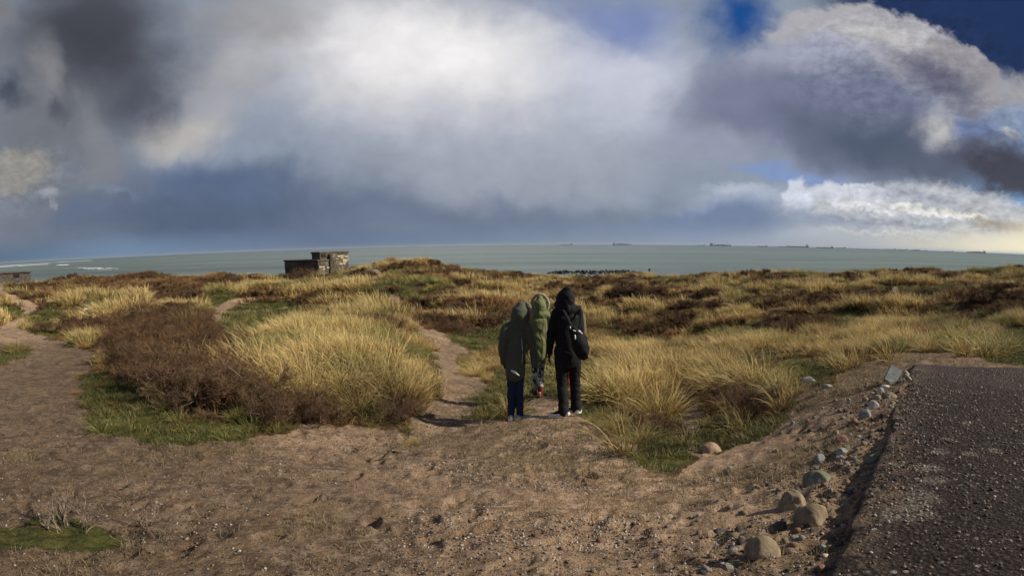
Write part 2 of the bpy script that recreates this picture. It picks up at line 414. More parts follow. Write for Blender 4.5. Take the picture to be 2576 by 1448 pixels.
def ridge(x, y):
    ru = x * 0.82 - y * 0.57; rv = x * 0.57 + y * 0.82
    r1 = 1 - np.abs(fbm(ru / 24 + 3, rv / 6.5 + ru / 90, 3, 33, 0.42) * 2 - 1) * 5.0
    return np.clip(r1, -0.8, 1)
def height(x, y):
    d = np.sqrt(x * x + y * y)
    z = base_h(x, y)
    px, py = proj(x, y, z)
    land = sstep(d, 225, 165)
    flat = sstep(d, 10, 30)
    # dune relief: rounded hummocks, and long crests to the right
    right = sstep(px, 1500, 1900)
    rid = ridge(x, y)
    hum = (fbm(x / 7.5, y / 6.0, 4, 12, 0.5) - 0.5) * 3.6
    mid = sstep(px, 950, 1150) * (1 - right)
    z = z + flat * land * (hum * (0.85 - 0.55 * right) * np.clip(d / 60, 0.25, 1.0) + (right + 0.5 * mid) * rid * 0.85 * np.clip(d / 60, 0.15, 1.15) * sstep(d, 150, 110))
    z = z + sstep(d, 6, 14) * (fbm(x / 1.6, y / 1.6, 3, 55) - 0.5) * 0.22 * land
    z = z + (fbm(x * 1.3, y * 1.3, 3, 3) - 0.5) * 0.07 + (fbm(x * 4.5, y * 4.5, 4, 23, 0.6) - 0.5) * 0.065
    # the trodden hollow beside the slab, and the ground kept under it
    rel = np.stack([x - SLAB_A[0], y - SLAB_A[1]]); u = rel[0] * SU[0] + rel[1] * SU[1]; v = rel[0] * SV[0] + rel[1] * SV[1]
    near = sstep(v, -0.5, -0.02) * sstep(u, 6.6, 5.4)
    z = np.where((v > -0.6) & (u < 6.6) & (u > -5) & (v < 8), z * (1 - near) + np.minimum(z, SLAB_Z - 0.012 - 0.16 * sstep(v, 0.05, 0.30) + (fbm(x * 2.5, y * 2.5, 3, 88) - 0.5) * 0.09) * near, z)
    return z

# polar sheet
azs = np.concatenate([np.linspace(-180, -60, 60, endpoint=False), np.linspace(-60, 60, 500, endpoint=False), np.linspace(60, 180, 60, endpoint=False)])
rad = np.exp(np.linspace(math.log(0.9), math.log(340), 560))
A_, R_ = np.meshgrid(np.radians(azs), rad)
GX = (R_ * np.sin(A_)).ravel(); GY = (R_ * np.cos(A_)).ravel()
GZ = height(GX, GY)
NA, NR = len(azs), len(rad)
# footprints trodden into the sand
_s0, _, _, _px0, _py0, _d0 = regions(GX, GY, GZ)
sel = np.nonzero((_d0 < 12) & (GY > 0.5) & (_s0 > .5))[0]; sx_, sy_ = GX[sel], GY[sel]; dz_ = np.zeros(len(sel))
for i in range(420):
    dd_ = 2.2 + 9 * rng.random(); aa_ = (rng.random() - .5) * R(100); fx, fy = dd_ * math.sin(aa_), dd_ * math.cos(aa_); ho = rng.normal(0, .9) + (0.3 if aa_ > 0 else -0.5)
    m_ = (np.abs(sx_ - fx) < .35) & (np.abs(sy_ - fy) < .35)
    if not m_.any(): continue
    a_ = (sx_[m_] - fx) * math.cos(ho) + (sy_[m_] - fy) * math.sin(ho); b_ = -(sx_[m_] - fx) * math.sin(ho) + (sy_[m_] - fy) * math.cos(ho)
    q_ = (a_ / .055) ** 2 + (b_ / .14) ** 2
    dz_[m_] += -0.022 * np.exp(-q_ ** 1.5) + 0.012 * np.exp(-(np.sqrt(q_) - 1.45) ** 2 * 9)
GZ[sel] += dz_
i0 = np.arange(NR - 1)[:, None] * NA + np.arange(NA)[None, :]
i1 = np.arange(NR - 1)[:, None] * NA + (np.arange(NA)[None, :] + 1) % NA
quads = np.stack([i0, i0 + NA, i1 + NA, i1], -1).reshape(-1, 4)
# centre cap
vx = np.concatenate([GX, [0]]); vy = np.concatenate([GY, [0]]); vz = np.concatenate([GZ, [float(GZ[:NA].mean())]])
def np_mesh(name, co, faces, smooth=True):
    me = bpy.data.meshes.new(name)
    co = np.asarray(co, np.float32); faces = np.asarray(faces, np.int32)
    me.vertices.add(len(co)); me.vertices.foreach_set('co', co.ravel())
    k = faces.shape[1]
    me.loops.add(faces.size); me.loops.foreach_set('vertex_index', faces.ravel())
    me.polygons.add(len(faces)); me.polygons.foreach_set('loop_start', np.arange(0, faces.size, k, dtype=np.int32))
    if smooth: me.polygons.foreach_set('use_smooth', np.ones(len(faces), bool))
    me.update(calc_edges=True)
    return me
cap = np.array([[j, (j + 1) % NA, NA * NR] for j in range(NA)])
me = np_mesh('ground', np.stack([vx, vy, vz], 1), quads)
bm = bmesh.new(); bm.from_mesh(me); bm.verts.ensure_lookup_table()
for t in cap: 
    f = bm.faces.new([bm.verts[int(q)] for q in t]); f.smooth = True
bm.to_mesh(me); bm.free()
ground = bpy.data.objects.new('ground', me); COL.objects.link(ground); ground['kind'] = 'structure'
sf, gf, bf, _, _, _ = regions(vx, vy, vz)
ca = me.color_attributes.new('cover', 'FLOAT_COLOR', 'POINT')
_px, _py = proj(vx, vy, vz)
pale = np.clip(0.15 + 0.9 * np.exp(-((_px - 1560) / 620) ** 2 - ((_py - 1200) / 330) ** 2) + 0.5 * np.exp(-((_px - 800) / 160) ** 2 - ((_py - 1100) / 60) ** 2) + 0.8 * sstep(np.hypot(vx, vy), 16, 30), 0, 1)  # shelly middle paler; fall-off into darker edges is painted into the sand
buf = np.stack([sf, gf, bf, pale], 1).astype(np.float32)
# soften once along the rings
def soften(b):
    g = b[:-1].reshape(NR, NA, 4); g2 = g.copy()
    g2[1:-1] = (g[1:-1] * 2 + g[:-2] + g[2:]) / 4
    g2 = (g2 * 2 + np.roll(g2, 1, 1) + np.roll(g2, -1, 1)) / 4
    b[:-1] = g2.reshape(-1, 4); return b
for _ in range(3): buf = soften(buf)
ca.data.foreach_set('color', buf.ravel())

# sampling the sheet's height at any point (bilinear over the polar grid)
GZg = GZ.reshape(NR, NA)
_lr = np.log(rad)
def ground_z(x, y):
    x = np.atleast_1d(np.asarray(x, float)); y = np.atleast_1d(np.asarray(y, float))
    d = np.clip(np.hypot(x, y), 0.9, 339); a = np.degrees(np.arctan2(x, y))
    ia = np.interp(a, np.append(azs, 180.0), np.arange(NA + 1)); ir = np.interp(np.log(d), _lr, np.arange(NR))
    a0 = np.floor(ia).astype(int); r0 = np.minimum(np.floor(ir).astype(int), NR - 2); fa = ia - a0; fr = ir - r0
    a1 = (a0 + 1) % NA; a0 = a0 % NA
    return (GZg[r0, a0] * (1 - fa) + GZg[r0, a1] * fa) * (1 - fr) + (GZg[r0 + 1, a0] * (1 - fa) + GZg[r0 + 1, a1] * fa) * fr
def on_ground(px, py, dmin=1.5, dmax=200):
    """where the sight line through a picture point meets the sheet"""
    v = ray(px, py); h = math.hypot(v[0], v[1])
    ds = np.exp(np.linspace(math.log(dmin), math.log(dmax), 900)); k = ds / h
    gz = ground_z(v[0] * k, v[1] * k); rz = EYE + v[2] * k
    hit = np.nonzero(gz >= rz)[0]
    i = hit[0] if len(hit) else len(ds) - 1
    return v[0] * k[i], v[1] * k[i], float(gz[i])

# ------------------------------------------------------------------ materials
MATS = {}
def new_mat(name):
    m = bpy.data.materials.new(name); m.use_nodes = True; MATS[name] = m
    t = NT(m.node_tree); t.n.clear(); return m, t
def finish(t, col, rough=0.8, bump=None, bstr=0.3, bdist=0.02, spec=0.3, metal=0.0, trans=None):
    b = t.node('ShaderNodeBsdfPrincipled', {'Base Color': col, 'Roughness': rough, 'Specular IOR Level': spec, 'Metallic': metal})
    if bump is not None:
        bn = t.node('ShaderNodeBump', {'Strength': bstr, 'Distance': bdist, 'Height': bump}); t.l.new(bn.outputs[0], b.inputs['Normal'])
    o = t.node('ShaderNodeOutputMaterial'); sh = b.outputs[0]
    if trans is not None:
        tr = t.node('ShaderNodeBsdfTranslucent', {0: trans[0]}); mx = t.node('ShaderNodeMixShader', {0: trans[1]})
        t.l.new(sh, mx.inputs[1]); t.l.new(tr.outputs[0], mx.inputs[2]); sh = mx.outputs[0]
    t.l.new(sh, o.inputs[0])
def simple(name, c1, c2, scale=20, rough=0.8, bstr=0.3, bdist=0.01, spec=0.3, metal=0.0, coord='Object', detail=6, sharp=(0.35, 0.65)):
    m, t = new_mat(name)
    v = t.node('ShaderNodeTexCoord').outputs[coord]
    n = t.noise(v, scale, detail, 0.6)
    col = t.mix(t.mr(n, *sharp), c1, c2)
    finish(t, col, rough, t.noise(v, scale * 2.3, 6, 0.6), bstr, bdist, spec, metal)
    return m

m, t = new_mat('dune_ground')
pos = t.node('ShaderNodeNewGeometry').outputs['Position']
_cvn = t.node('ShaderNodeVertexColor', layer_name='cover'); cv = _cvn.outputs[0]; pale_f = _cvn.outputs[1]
cs = t.node('ShaderNodeSeparateColor', {0: cv}).outputs
nA = t.noise(pos, 0.9, 4, 0.6); nB = t.noise(pos, 9, 5, 0.65); nC = t.noise(pos, 60, 4, 0.7); nD = t.noise(pos, 3.0, 4, 0.6)
# gravel: warm brown sand with small pale and dark grains
sandc = t.mix(t.mr(nA, 0.35, 0.65), (0.25, 0.160, 0.096), (0.37, 0.245, 0.152))
sandc = t.mix(t.mr(nD, 0.46, 0.62), sandc, (0.18, 0.118, 0.078))
sandc = t.mix(t.mr(nB, 0.42, 0.72), sandc, (0.46, 0.325, 0.225))
nE = t.noise(pos, 24, 6, 0.75)
sandc = t.mix(t.mr(nE, 0.54, 0.66, 0, 0.75), sandc, (0.10, 0.066, 0.046))
sandc = t.mix(t.mr(nE, 0.44, 0.34, 0, 0.55), sandc, (0.52, 0.40, 0.31))
vor = t.node('ShaderNodeTexVoronoi', {'Vector': pos, 'Scale': 55.0}, feature='F1')
vcol = t.node('ShaderNodeSeparateColor', {0: vor.outputs['Color']}).outputs
grain = t.math('MULTIPLY', t.mr(vor.outputs['Distance'], 0.42, 0.30), t.mr(vcol[0], 0.72, 0.75))
gcol = t.mix(t.mr(vcol[1], 0.45, 0.55), (0.04, 0.032, 0.028), (0.50, 0.44, 0.38))
sandc = t.mix(t.math('MULTIPLY', grain, t.mr(nD, 0.40, 0.58)), sandc, gcol)
sandc = t.mix(t.mr(nC, 0.55, 0.75, 0, 0.5), sandc, (0.08, 0.055, 0.042))
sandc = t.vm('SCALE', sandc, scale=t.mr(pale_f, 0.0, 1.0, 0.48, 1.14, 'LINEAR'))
# turf, litter under marram, brown scrub floor
greenc = t.mix(t.mr(nB, 0.35, 0.65), (0.050, 0.056, 0.016), (0.125, 0.118, 0.034))
greenc = t.mix(t.mr(nD, 0.5, 0.68), greenc, (0.13, 0.11, 0.035))
straw = t.mix(t.mr(nB, 0.35, 0.65), (0.045, 0.028, 0.014), (0.145, 0.092, 0.038))
straw = t.mix(t.mr(nA, 0.48, 0.66), straw, (0.075, 0.07, 0.024))
brownc = t.mix(t.mr(nB, 0.35, 0.65), (0.050, 0.028, 0.015), (0.125, 0.075, 0.038))
def edge(f): return t.mr(t.math('ADD', f, t.math('MULTIPLY', t.math('SUBTRACT', nB, 0.5), 0.9)), 0.38, 0.62)
c = t.mix(edge(cs[2]), straw, brownc)
c = t.mix(edge(cs[1]), c, greenc)
c = t.mix(edge(cs[0]), c, sandc)
h = t.math('ADD', t.math('MULTIPLY', nB, 0.9), t.math('ADD', t.math('MULTIPLY', nE, 0.6), t.math('MULTIPLY', grain, 0.25)))
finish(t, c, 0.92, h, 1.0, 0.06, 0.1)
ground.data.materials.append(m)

# ------------------------------------------------------------------ sea
bpy_me = bpy.data.meshes.new('sea')
S = 60000.0
ring = [0.0]
sa = np.linspace(-180, 180, 121)[:-1]; sr = [60, 150, 400, 1000, 3000, 9000, 20000, 38000]
co = [(r * math.sin(R(a)), r * math.cos(R(a)), 0.0) for r in sr for a in sa]
fc = [[i * 120 + j, (i + 1) * 120 + j, (i + 1) * 120 + (j + 1) % 120, i * 120 + (j + 1) % 120] for i in range(len(sr) - 1) for j in range(120)]
me = np_mesh('sea', co, fc); sea = bpy.data.objects.new('sea', me); COL.objects.link(sea); sea['kind'] = 'structure'
m, t = new_mat('sea_water')
pos = t.node('ShaderNodeNewGeometry').outputs['Position']
dist = t.vm('LENGTH', pos)
def wv(sx, sy, sc, det, rot=0.3, r=0.6):
    q = t.node('ShaderNodeMapping', {0: pos, 2: (0, 0, rot), 3: (sx, sy, 1)}).outputs[0]
    return t.noise(q, sc, det, r)
w1 = wv(0.35, 1.0, 0.085, 7, .3, .68); w2 = wv(0.25, 1.0, 0.014, 5); w3 = wv(0.12, 1.0, 0.0035, 4, 0.12); w4 = wv(0.4, 1, 0.04, 8, 0.25, 0.7)
q5 = t.node('ShaderNodeMapping', {0: pos, 3: (0.02, 1, 1)}).outputs[0]
base = t.mix(t.mr(w3, 0.35, 0.68), (0.165, 0.215, 0.185), (0.235, 0.290, 0.245))
base = t.mix(t.mr(w2, 0.48, 0.64, 0, 0.8), base, (0.115, 0.165, 0.155))
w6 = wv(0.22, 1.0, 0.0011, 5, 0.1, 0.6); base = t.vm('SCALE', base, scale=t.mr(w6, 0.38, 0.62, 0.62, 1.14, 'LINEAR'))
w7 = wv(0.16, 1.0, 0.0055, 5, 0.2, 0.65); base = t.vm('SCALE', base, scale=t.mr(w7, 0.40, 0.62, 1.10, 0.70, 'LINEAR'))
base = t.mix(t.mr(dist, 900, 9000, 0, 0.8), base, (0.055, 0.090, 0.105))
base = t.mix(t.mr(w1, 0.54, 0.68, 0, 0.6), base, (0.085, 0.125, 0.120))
foam = t.math('MULTIPLY', t.mr(w4, 0.635, 0.68), t.mr(dist, 3500, 300))
base = t.mix(t.math('MULTIPLY', foam, 0.7), base, (0.62, 0.65, 0.65))
h = t.math('ADD', t.math('MULTIPLY', w1, 0.5), w4)
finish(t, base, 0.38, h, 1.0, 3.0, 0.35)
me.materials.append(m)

# ------------------------------------------------------------------ the air over the sea
bm = bmesh.new(); r_ = bmesh.ops.create_cube(bm, size=1.0)
for v_ in bm.verts: v_.co = Vector((v_.co.x * 80000, v_.co.y * 80000, -5 + (v_.co.z + .5) * 75))
me = bpy.data.meshes.new('haze'); bm.to_mesh(me); bm.free()
haze = bpy.data.objects.new('haze', me); COL.objects.link(haze); haze['kind'] = 'stuff'
m = bpy.data.materials.new('haze_air'); m.use_nodes = True; t = NT(m.node_tree); t.n.clear()
pv = t.node('ShaderNodeVolumePrincipled', {'Color': (0.62, 0.70, 0.80), 'Density': 3.2e-5, 'Anisotropy': 0.2})
o_ = t.node('ShaderNodeOutputMaterial'); t.l.new(pv.outputs[0], o_.inputs['Volume']); me.materials.append(m)

# ------------------------------------------------------------------ plant materials (dead brown base, straw tip; contrast raised to imitate sunlit tops)
def blade_mat(name, base, mid, tip, green, rough=0.6, tr=0.25):
    m, t = new_mat(name)
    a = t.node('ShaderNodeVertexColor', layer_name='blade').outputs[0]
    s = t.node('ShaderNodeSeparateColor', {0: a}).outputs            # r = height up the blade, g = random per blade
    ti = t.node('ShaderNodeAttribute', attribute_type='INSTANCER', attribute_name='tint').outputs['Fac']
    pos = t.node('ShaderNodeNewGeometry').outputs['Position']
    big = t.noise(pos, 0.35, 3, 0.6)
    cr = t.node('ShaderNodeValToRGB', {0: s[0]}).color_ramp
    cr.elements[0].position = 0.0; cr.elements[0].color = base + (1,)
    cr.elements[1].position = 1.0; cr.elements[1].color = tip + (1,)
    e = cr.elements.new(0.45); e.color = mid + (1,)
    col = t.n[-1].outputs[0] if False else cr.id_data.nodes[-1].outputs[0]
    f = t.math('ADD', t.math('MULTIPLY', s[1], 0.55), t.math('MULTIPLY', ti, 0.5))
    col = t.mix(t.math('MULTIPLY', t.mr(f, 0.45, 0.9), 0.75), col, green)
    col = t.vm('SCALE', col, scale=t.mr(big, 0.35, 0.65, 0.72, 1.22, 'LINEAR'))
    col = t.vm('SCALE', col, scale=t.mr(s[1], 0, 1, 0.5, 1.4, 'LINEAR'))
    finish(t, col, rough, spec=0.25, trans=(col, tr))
    return m
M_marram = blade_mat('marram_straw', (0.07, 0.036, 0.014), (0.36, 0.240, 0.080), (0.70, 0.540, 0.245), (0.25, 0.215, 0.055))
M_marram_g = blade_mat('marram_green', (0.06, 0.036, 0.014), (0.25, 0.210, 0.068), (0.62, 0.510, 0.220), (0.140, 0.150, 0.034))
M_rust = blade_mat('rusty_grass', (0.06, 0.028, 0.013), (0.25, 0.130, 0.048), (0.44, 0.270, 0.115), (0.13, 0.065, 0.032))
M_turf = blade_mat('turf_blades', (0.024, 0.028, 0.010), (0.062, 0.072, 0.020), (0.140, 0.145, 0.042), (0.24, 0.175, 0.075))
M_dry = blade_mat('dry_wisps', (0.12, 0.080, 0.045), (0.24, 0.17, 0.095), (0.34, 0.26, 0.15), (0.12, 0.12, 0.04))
m, t = new_mat('twig_bark')
pos = t.node('ShaderNodeTexCoord').outputs['Object']
finish(t, t.mix(t.mr(t.noise(pos, 9, 4), 0.35, 0.65), (0.055, 0.031, 0.019), (0.165, 0.105, 0.070)), 0.85)
M_twig = m
m, t = new_mat('grey_twig_bark')
pos = t.node('ShaderNodeTexCoord').outputs['Object']
finish(t, t.mix(t.mr(t.noise(pos, 9, 4), 0.35, 0.65), (0.12, 0.085, 0.062), (0.26, 0.20, 0.15)), 0.8)
M_gtwig = m
m, t = new_mat('twig_tips')
pos = t.node('ShaderNodeNewGeometry').outputs['Position']
rnd = t.node('ShaderNodeObjectInfo').outputs['Random']
c = t.mix(t.mr(t.noise(pos, 2.2, 4), 0.38, 0.62), (0.070, 0.036, 0.019), (0.195, 0.112, 0.058))
c = t.mix(t.mr(t.noise(pos, 0.8, 3), 0.55, 0.72, 0, 0.6), c, (0.135, 0.115, 0.045))
finish(t, c, 0.9, trans=(c, 0.15))
M_tips = m

# ------------------------------------------------------------------ plant meshes
def ribbons(root, dirs, length, width, droop, wind, seg, rs, facing=None):
    """curved tapering blades; arrays of n. returns verts, quads, blade colour"""
    n = len(root)
    d = dirs / np.linalg.norm(dirs, axis=1, keepdims=True)
    side = np.cross(d, np.array([0.3, -1.0, 0.2]) + rs.normal(0, .6, (n, 3))); side /= np.linalg.norm(side, axis=1, keepdims=True) + 1e-9
    V = []; C = []; rn = rs.random(n)
    p = root.copy(); st = (length / seg)[:, None]
    for k in range(seg + 1):
        s = k / seg
        wd = (width * (1 - s ** 2.2 * 0.92))[:, None] * 0.5
        V.append(p - side * wd); V.append(p + side * wd)
        C.append(np.stack([np.full(n, s), rn, np.zeros(n), np.ones(n)], 1)); C.append(C[-1])
        dd = d + wind[None, :] * (s ** 1.3) * 1.0 + np.array([0, 0, -1.0])[None, :] * (droop * s ** 2)[:, None]
        dd /= np.linalg.norm(dd, axis=1, keepdims=True); p = p + dd * st
    m_ = 2 * (seg + 1)
    V = np.stack(V, 1).reshape(-1, 3); C = np.stack(C, 1).reshape(-1, 4)
    b = (np.arange(n) * m_)[:, None]
    Fq = np.concatenate([b + np.array([[2 * k, 2 * k + 1, 2 * k + 3, 2 * k + 2]]) for k in range(seg)], 0)
    return V, Fq, C
def blade_mesh(name, V, Fq, C, mat):
    me = np_mesh(name, V, Fq, smooth=True)
    a = me.color_attributes.new('blade', 'FLOAT_COLOR', 'POINT'); a.data.foreach_set('color', C.astype(np.float32).ravel())
    me.materials.append(mat); return me
WIND = np.array([-0.85, 0.25, 0.0])
def tuft_mesh(name, n, rad_, h, wid, spread, windk, droop, seg, mat, seed, flat=0.0):
    rs = np.random.default_rng(seed)
    a = rs.random(n) * 6.283; r = np.sqrt(rs.random(n)) * rad_
    root = np.stack([np.cos(a) * r, np.sin(a) * r, np.full(n, -0.03)], 1)
    d = np.stack([np.cos(a) * r / rad_ * spread + rs.normal(0, .34, n) * spread, np.sin(a) * r / rad_ * spread + rs.normal(0, .34, n) * spread, np.ones(n) * (1 - flat * rs.random(n))], 1)
    br = rs.random(n) < .20
    d[br] += rs.normal(0, .9, (int(br.sum()), 3)) * np.array([1, 1, .35]); 
    L = h * (0.35 + 0.8 * rs.random(n)) * np.where(br, .75, 1); wdt = wid * (0.7 + 0.6 * rs.random(n))
    V, Fq, C = ribbons(root, d, L, wdt, droop * (0.3 + 1.2 * rs.random(n)), WIND * windk, seg, rs)
    return blade_mesh(name, V, Fq, C, mat)
def shrub_mesh(name, seed, h, spread, nstem, nt, tw, mat, lean=(-0.25, 0, 0)):
    """a leafless thicket: stems that fork again and again into fine twigs; returns thin three-sided tubes"""
    rs = np.random.default_rng(seed)
    A = []; B = []; RA = []; RB = []; LV = []
    cur_ = []
    for i in range(nstem):
        a = rs.random() * 6.283; r = math.sqrt(rs.random()) * spread * 0.45
        cur_.append((np.array([math.cos(a) * r, math.sin(a) * r, -0.05]), np.array([math.cos(a) * r * 1.2 / spread + rs.normal(0, .2) , math.sin(a) * r * 1.2 / spread + rs.normal(0, .2), 1.0]), tw * 5, h * 0.36))
    lvl = 0
    while cur_ and lvl < 5:
        nxt = []
        for p, d, rr, L in cur_:
            d = d / np.linalg.norm(d)
            q = p + d * L * (0.5 + 1.0 * rs.random())
            mid = (p + q) / 2 + rs.normal(0, L * 0.06, 3)
            for s_, e_ in ((p, mid), (mid, q)):
                A.append(s_); B.append(e_); RA.append(rr); RB.append(rr * 0.75); LV.append(lvl)
            if lvl < 4:
                for k in range(nt if lvl > 0 else nt + 1):
                    st = mid if rs.random() < 0.4 else q
                    nd = d + rs.normal(0, 0.55, 3) + np.array(lean) * 0.3 + np.array([0, 0, 0.12])
                    nxt.append((st, nd, max(rr * 0.6, tw * 0.8), L * 0.66))
        cur_ = nxt; lvl += 1
    A = np.array(A); B = np.array(B); RA = np.array(RA)[:, None]; RB = np.array(RB)[:, None]
    D = B - A; D /= np.linalg.norm(D, axis=1, keepdims=True) + 1e-9
    X = np.cross(D, [0.31, 0.77, 0.55]); X /= np.linalg.norm(X, axis=1, keepdims=True) + 1e-9; Y = np.cross(D, X)
    V = []
    for P0, RR in ((A, RA), (B, RB)):
        for k in range(3):
            a = k * 2.0944; V.append(P0 + (X * math.cos(a) + Y * math.sin(a)) * RR)
    V = np.stack(V, 1).reshape(-1, 3); b = (np.arange(len(A)) * 6)[:, None]
    Fq = np.concatenate([b + np.array([[k, (k + 1) % 3, 3 + (k + 1) % 3, 3 + k]]) for k in range(3)], 0)
    me = np_mesh(name, V, Fq, smooth=False); me.materials.append(mat); return me, B[np.array(LV) >= 2]

# ------------------------------------------------------------------ scatter: one object of many copies, through geometry nodes
def scatter(name, pts, rotz, scale, tint, meshes, label=None, category=None, tilt=0.0, mix=None):
    n = len(pts)
    me = bpy.data.meshes.new(name); me.vertices.add(n); me.vertices.foreach_set('co', np.asarray(pts, np.float32).ravel())
    def at(nm, typ, arr, key='value'):
        a = me.attributes.new(nm, typ, 'POINT'); a.data.foreach_set(key, np.asarray(arr).ravel())
    rot = np.stack([rng.normal(0, 1, n) * tilt, rng.normal(0, 1, n) * tilt, rotz], 1).astype(np.float32)
    at('rot', 'FLOAT_VECTOR', rot, 'vector'); sc = np.asarray(scale, np.float32)
    if sc.ndim == 1: sc = np.stack([sc, sc, sc], 1)
    at('scl', 'FLOAT_VECTOR', sc, 'vector'); at('tint', 'FLOAT', np.asarray(tint, np.float32))
    idx = rng.integers(0, len(meshes), n) if mix is None else mix
    at('idx', 'INT', idx.astype(np.int32))
    ob = bpy.data.objects.new(name, me); COL.objects.link(ob); ob['kind'] = 'stuff'
    if label: ob['label'] = label
    if category: ob['category'] = category
    g = bpy.data.node_groups.new(name, 'GeometryNodeTree')
    g.interface.new_socket('Geometry', in_out='INPUT', socket_type='NodeSocketGeometry'); g.interface.new_socket('Geometry', in_out='OUTPUT', socket_type='NodeSocketGeometry')
    N = g.nodes; L = g.links
    gi = N.new('NodeGroupInput'); go = N.new('NodeGroupOutput')
    cl = bpy.data.collections.new(name + '_kinds')
    for i, q in enumerate(meshes):
        o = bpy.data.objects.new('%s_kind_%02d' % (name, i), q); cl.objects.link(o)
    ci = N.new('GeometryNodeCollectionInfo'); ci.inputs[0].default_value = cl; ci.inputs['Separate Children'].default_value = True; ci.inputs['Reset Children'].default_value = True
    ip = N.new('GeometryNodeInstanceOnPoints'); ip.inputs['Pick Instance'].default_value = True
    def na(nm, dt):
        a = N.new('GeometryNodeInputNamedAttribute'); a.data_type = dt; a.inputs[0].default_value = nm
        return [o for o in a.outputs if o.enabled and o.name == 'Attribute'][0]
    mp = N.new('GeometryNodeMeshToPoints')
    L.new(gi.outputs[0], mp.inputs[0]); L.new(mp.outputs[0], ip.inputs['Points'])
    L.new(ci.outputs[0], ip.inputs['Instance']); L.new(na('idx', 'INT'), ip.inputs['Instance Index'])
    er = N.new('FunctionNodeEulerToRotation'); L.new(na('rot', 'FLOAT_VECTOR'), er.inputs[0]); L.new(er.outputs[0], ip.inputs['Rotation'])
    L.new(na('scl', 'FLOAT_VECTOR'), ip.inputs['Scale']); L.new(ip.outputs[0], go.inputs[0])
    md = ob.modifiers.new('scatter', 'NODES'); md.node_group = g
    return ob

def sector(n, d0, d1, half=R(54), power=1.0):
    """random ground points, denser near by: area density falls with distance to the given power"""
    k = 2 - power
    u = rng.random(n); d = (d0 ** k + u * (d1 ** k - d0 ** k)) ** (1 / k)
    a = (rng.random(n) * 2 - 1) * half
    x, y = d * np.sin(a), d * np.cos(a)
    return x, y, ground_z(x, y)
def slab_clear(x, y, m=0.0):
    u = (x - SLAB_A[0]) * SU[0] + (y - SLAB_A[1]) * SU[1]; v = (x - SLAB_A[0]) * SV[0] + (y - SLAB_A[1]) * SV[1]
    return ~((v > -m) & (u < 5.56 + m) & (u > -6) & (v < 8))

# places that must stay clear of scattered plants: (x, y, radius)
bk = at_dist(792, 700, 113)
KEEP = [(bk[0], bk[1], 8.5)]
def clear_of(x, y):
    ok = slab_clear(x, y, 0.03)
    for a, b, r in KEEP: ok &= (x - a) ** 2 + (y - b) ** 2 > r * r
    return ok
def keep(x, y, z, *arrs): return
# marram, near
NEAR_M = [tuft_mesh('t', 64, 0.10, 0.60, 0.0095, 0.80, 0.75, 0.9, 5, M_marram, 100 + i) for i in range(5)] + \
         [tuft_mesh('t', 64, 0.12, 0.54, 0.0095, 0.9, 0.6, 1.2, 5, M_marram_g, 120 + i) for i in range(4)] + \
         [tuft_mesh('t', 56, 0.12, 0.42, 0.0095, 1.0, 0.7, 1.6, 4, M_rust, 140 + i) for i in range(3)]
x, y, z = sector(30000, 6, 34, power=0.7)
s, g, b, px, py, d = regions(x, y, z)
clmp = fbm(x * 1.25, y * 1.25, 3, 90)
dens = (1 - s) * (1 - g * 0.95) * (1 - b * 0.60) * (0.10 + 0.90 * sstep(clmp, 0.42, 0.55))
k = (rng.random(len(x)) < dens) & clear_of(x, y)
x, y, z, g, b, px, py, d = [q[k] for q in (x, y, z, g, b, px, py, d)]
hum = fbm(x * 0.8, y * 0.8, 3, 15)
rust = fbm(x * 0.5, y * 0.5, 3, 19)
grn = fbm(x * 0.45 + 9, y * 0.45, 3, 29)
n = len(x); r_ = rng.random(n)
mix = np.where(((b > .5) & (r_ < .75)) | (rust + rng.normal(0, .05, n) > 0.60) | (r_ < .12), rng.integers(9, 12, n), np.where((grn + rng.normal(0, .05, n) > 0.51) | (g > .5), rng.integers(5, 9, n), rng.integers(0, 5, n)))
edgeS = 1.0
scl = (0.62 + 0.75 * sstep(hum, 0.3, 0.7)) * (0.8 + 0.4 * rng.random(n)) * np.where(d < 9, 0.8, np.clip(1.0 - (d - 9) * 0.02, 0.72, 1))
scl = scl * np.where(in_poly(px, py, [(560, 800), (1000, 780), (1020, 1060), (600, 1040)]), 0.85, 1) * np.where((px > 1500) & (d > 10), 0.82, 1)
foot = in_poly(px, py, [(1230, 880), (1330, 880), (1330, 990), (1190, 1040), (1190, 960)]) | in_poly(px, py, [(1120, 830), (1290, 830), (1290, 905), (1150, 905)])
scl = np.where(foot, scl * 0.55, scl)
low = in_poly(px, py, [(150, 880), (300, 860), (450, 990), (700, 1025), (1000, 1050), (1010, 1100), (640, 1140), (400, 1140), (180, 1100)])
lip = in_poly(px, py, [(1000, 830), (1120, 860), (1260, 900), (1260, 1080), (1000, 1085), (985, 960)])
rlow = in_poly(px, py, [(1480, 1010), (1760, 1040), (1990, 1040), (1990, 1120), (1760, 1200), (1480, 1100)])
scl = np.where(low, scl * 0.42, np.where(lip, scl * 0.55, np.where(rlow, scl * 0.6, scl)))
scatter('marram_grass', np.stack([x, y, z], 1), rng.normal(0, 0.8, n), scl, sstep(grn, 0.35, 0.7), NEAR_M, 'golden marram grass leaning in the wind on the near dunes', tilt=0.10, mix=mix)
print('near marram', n)
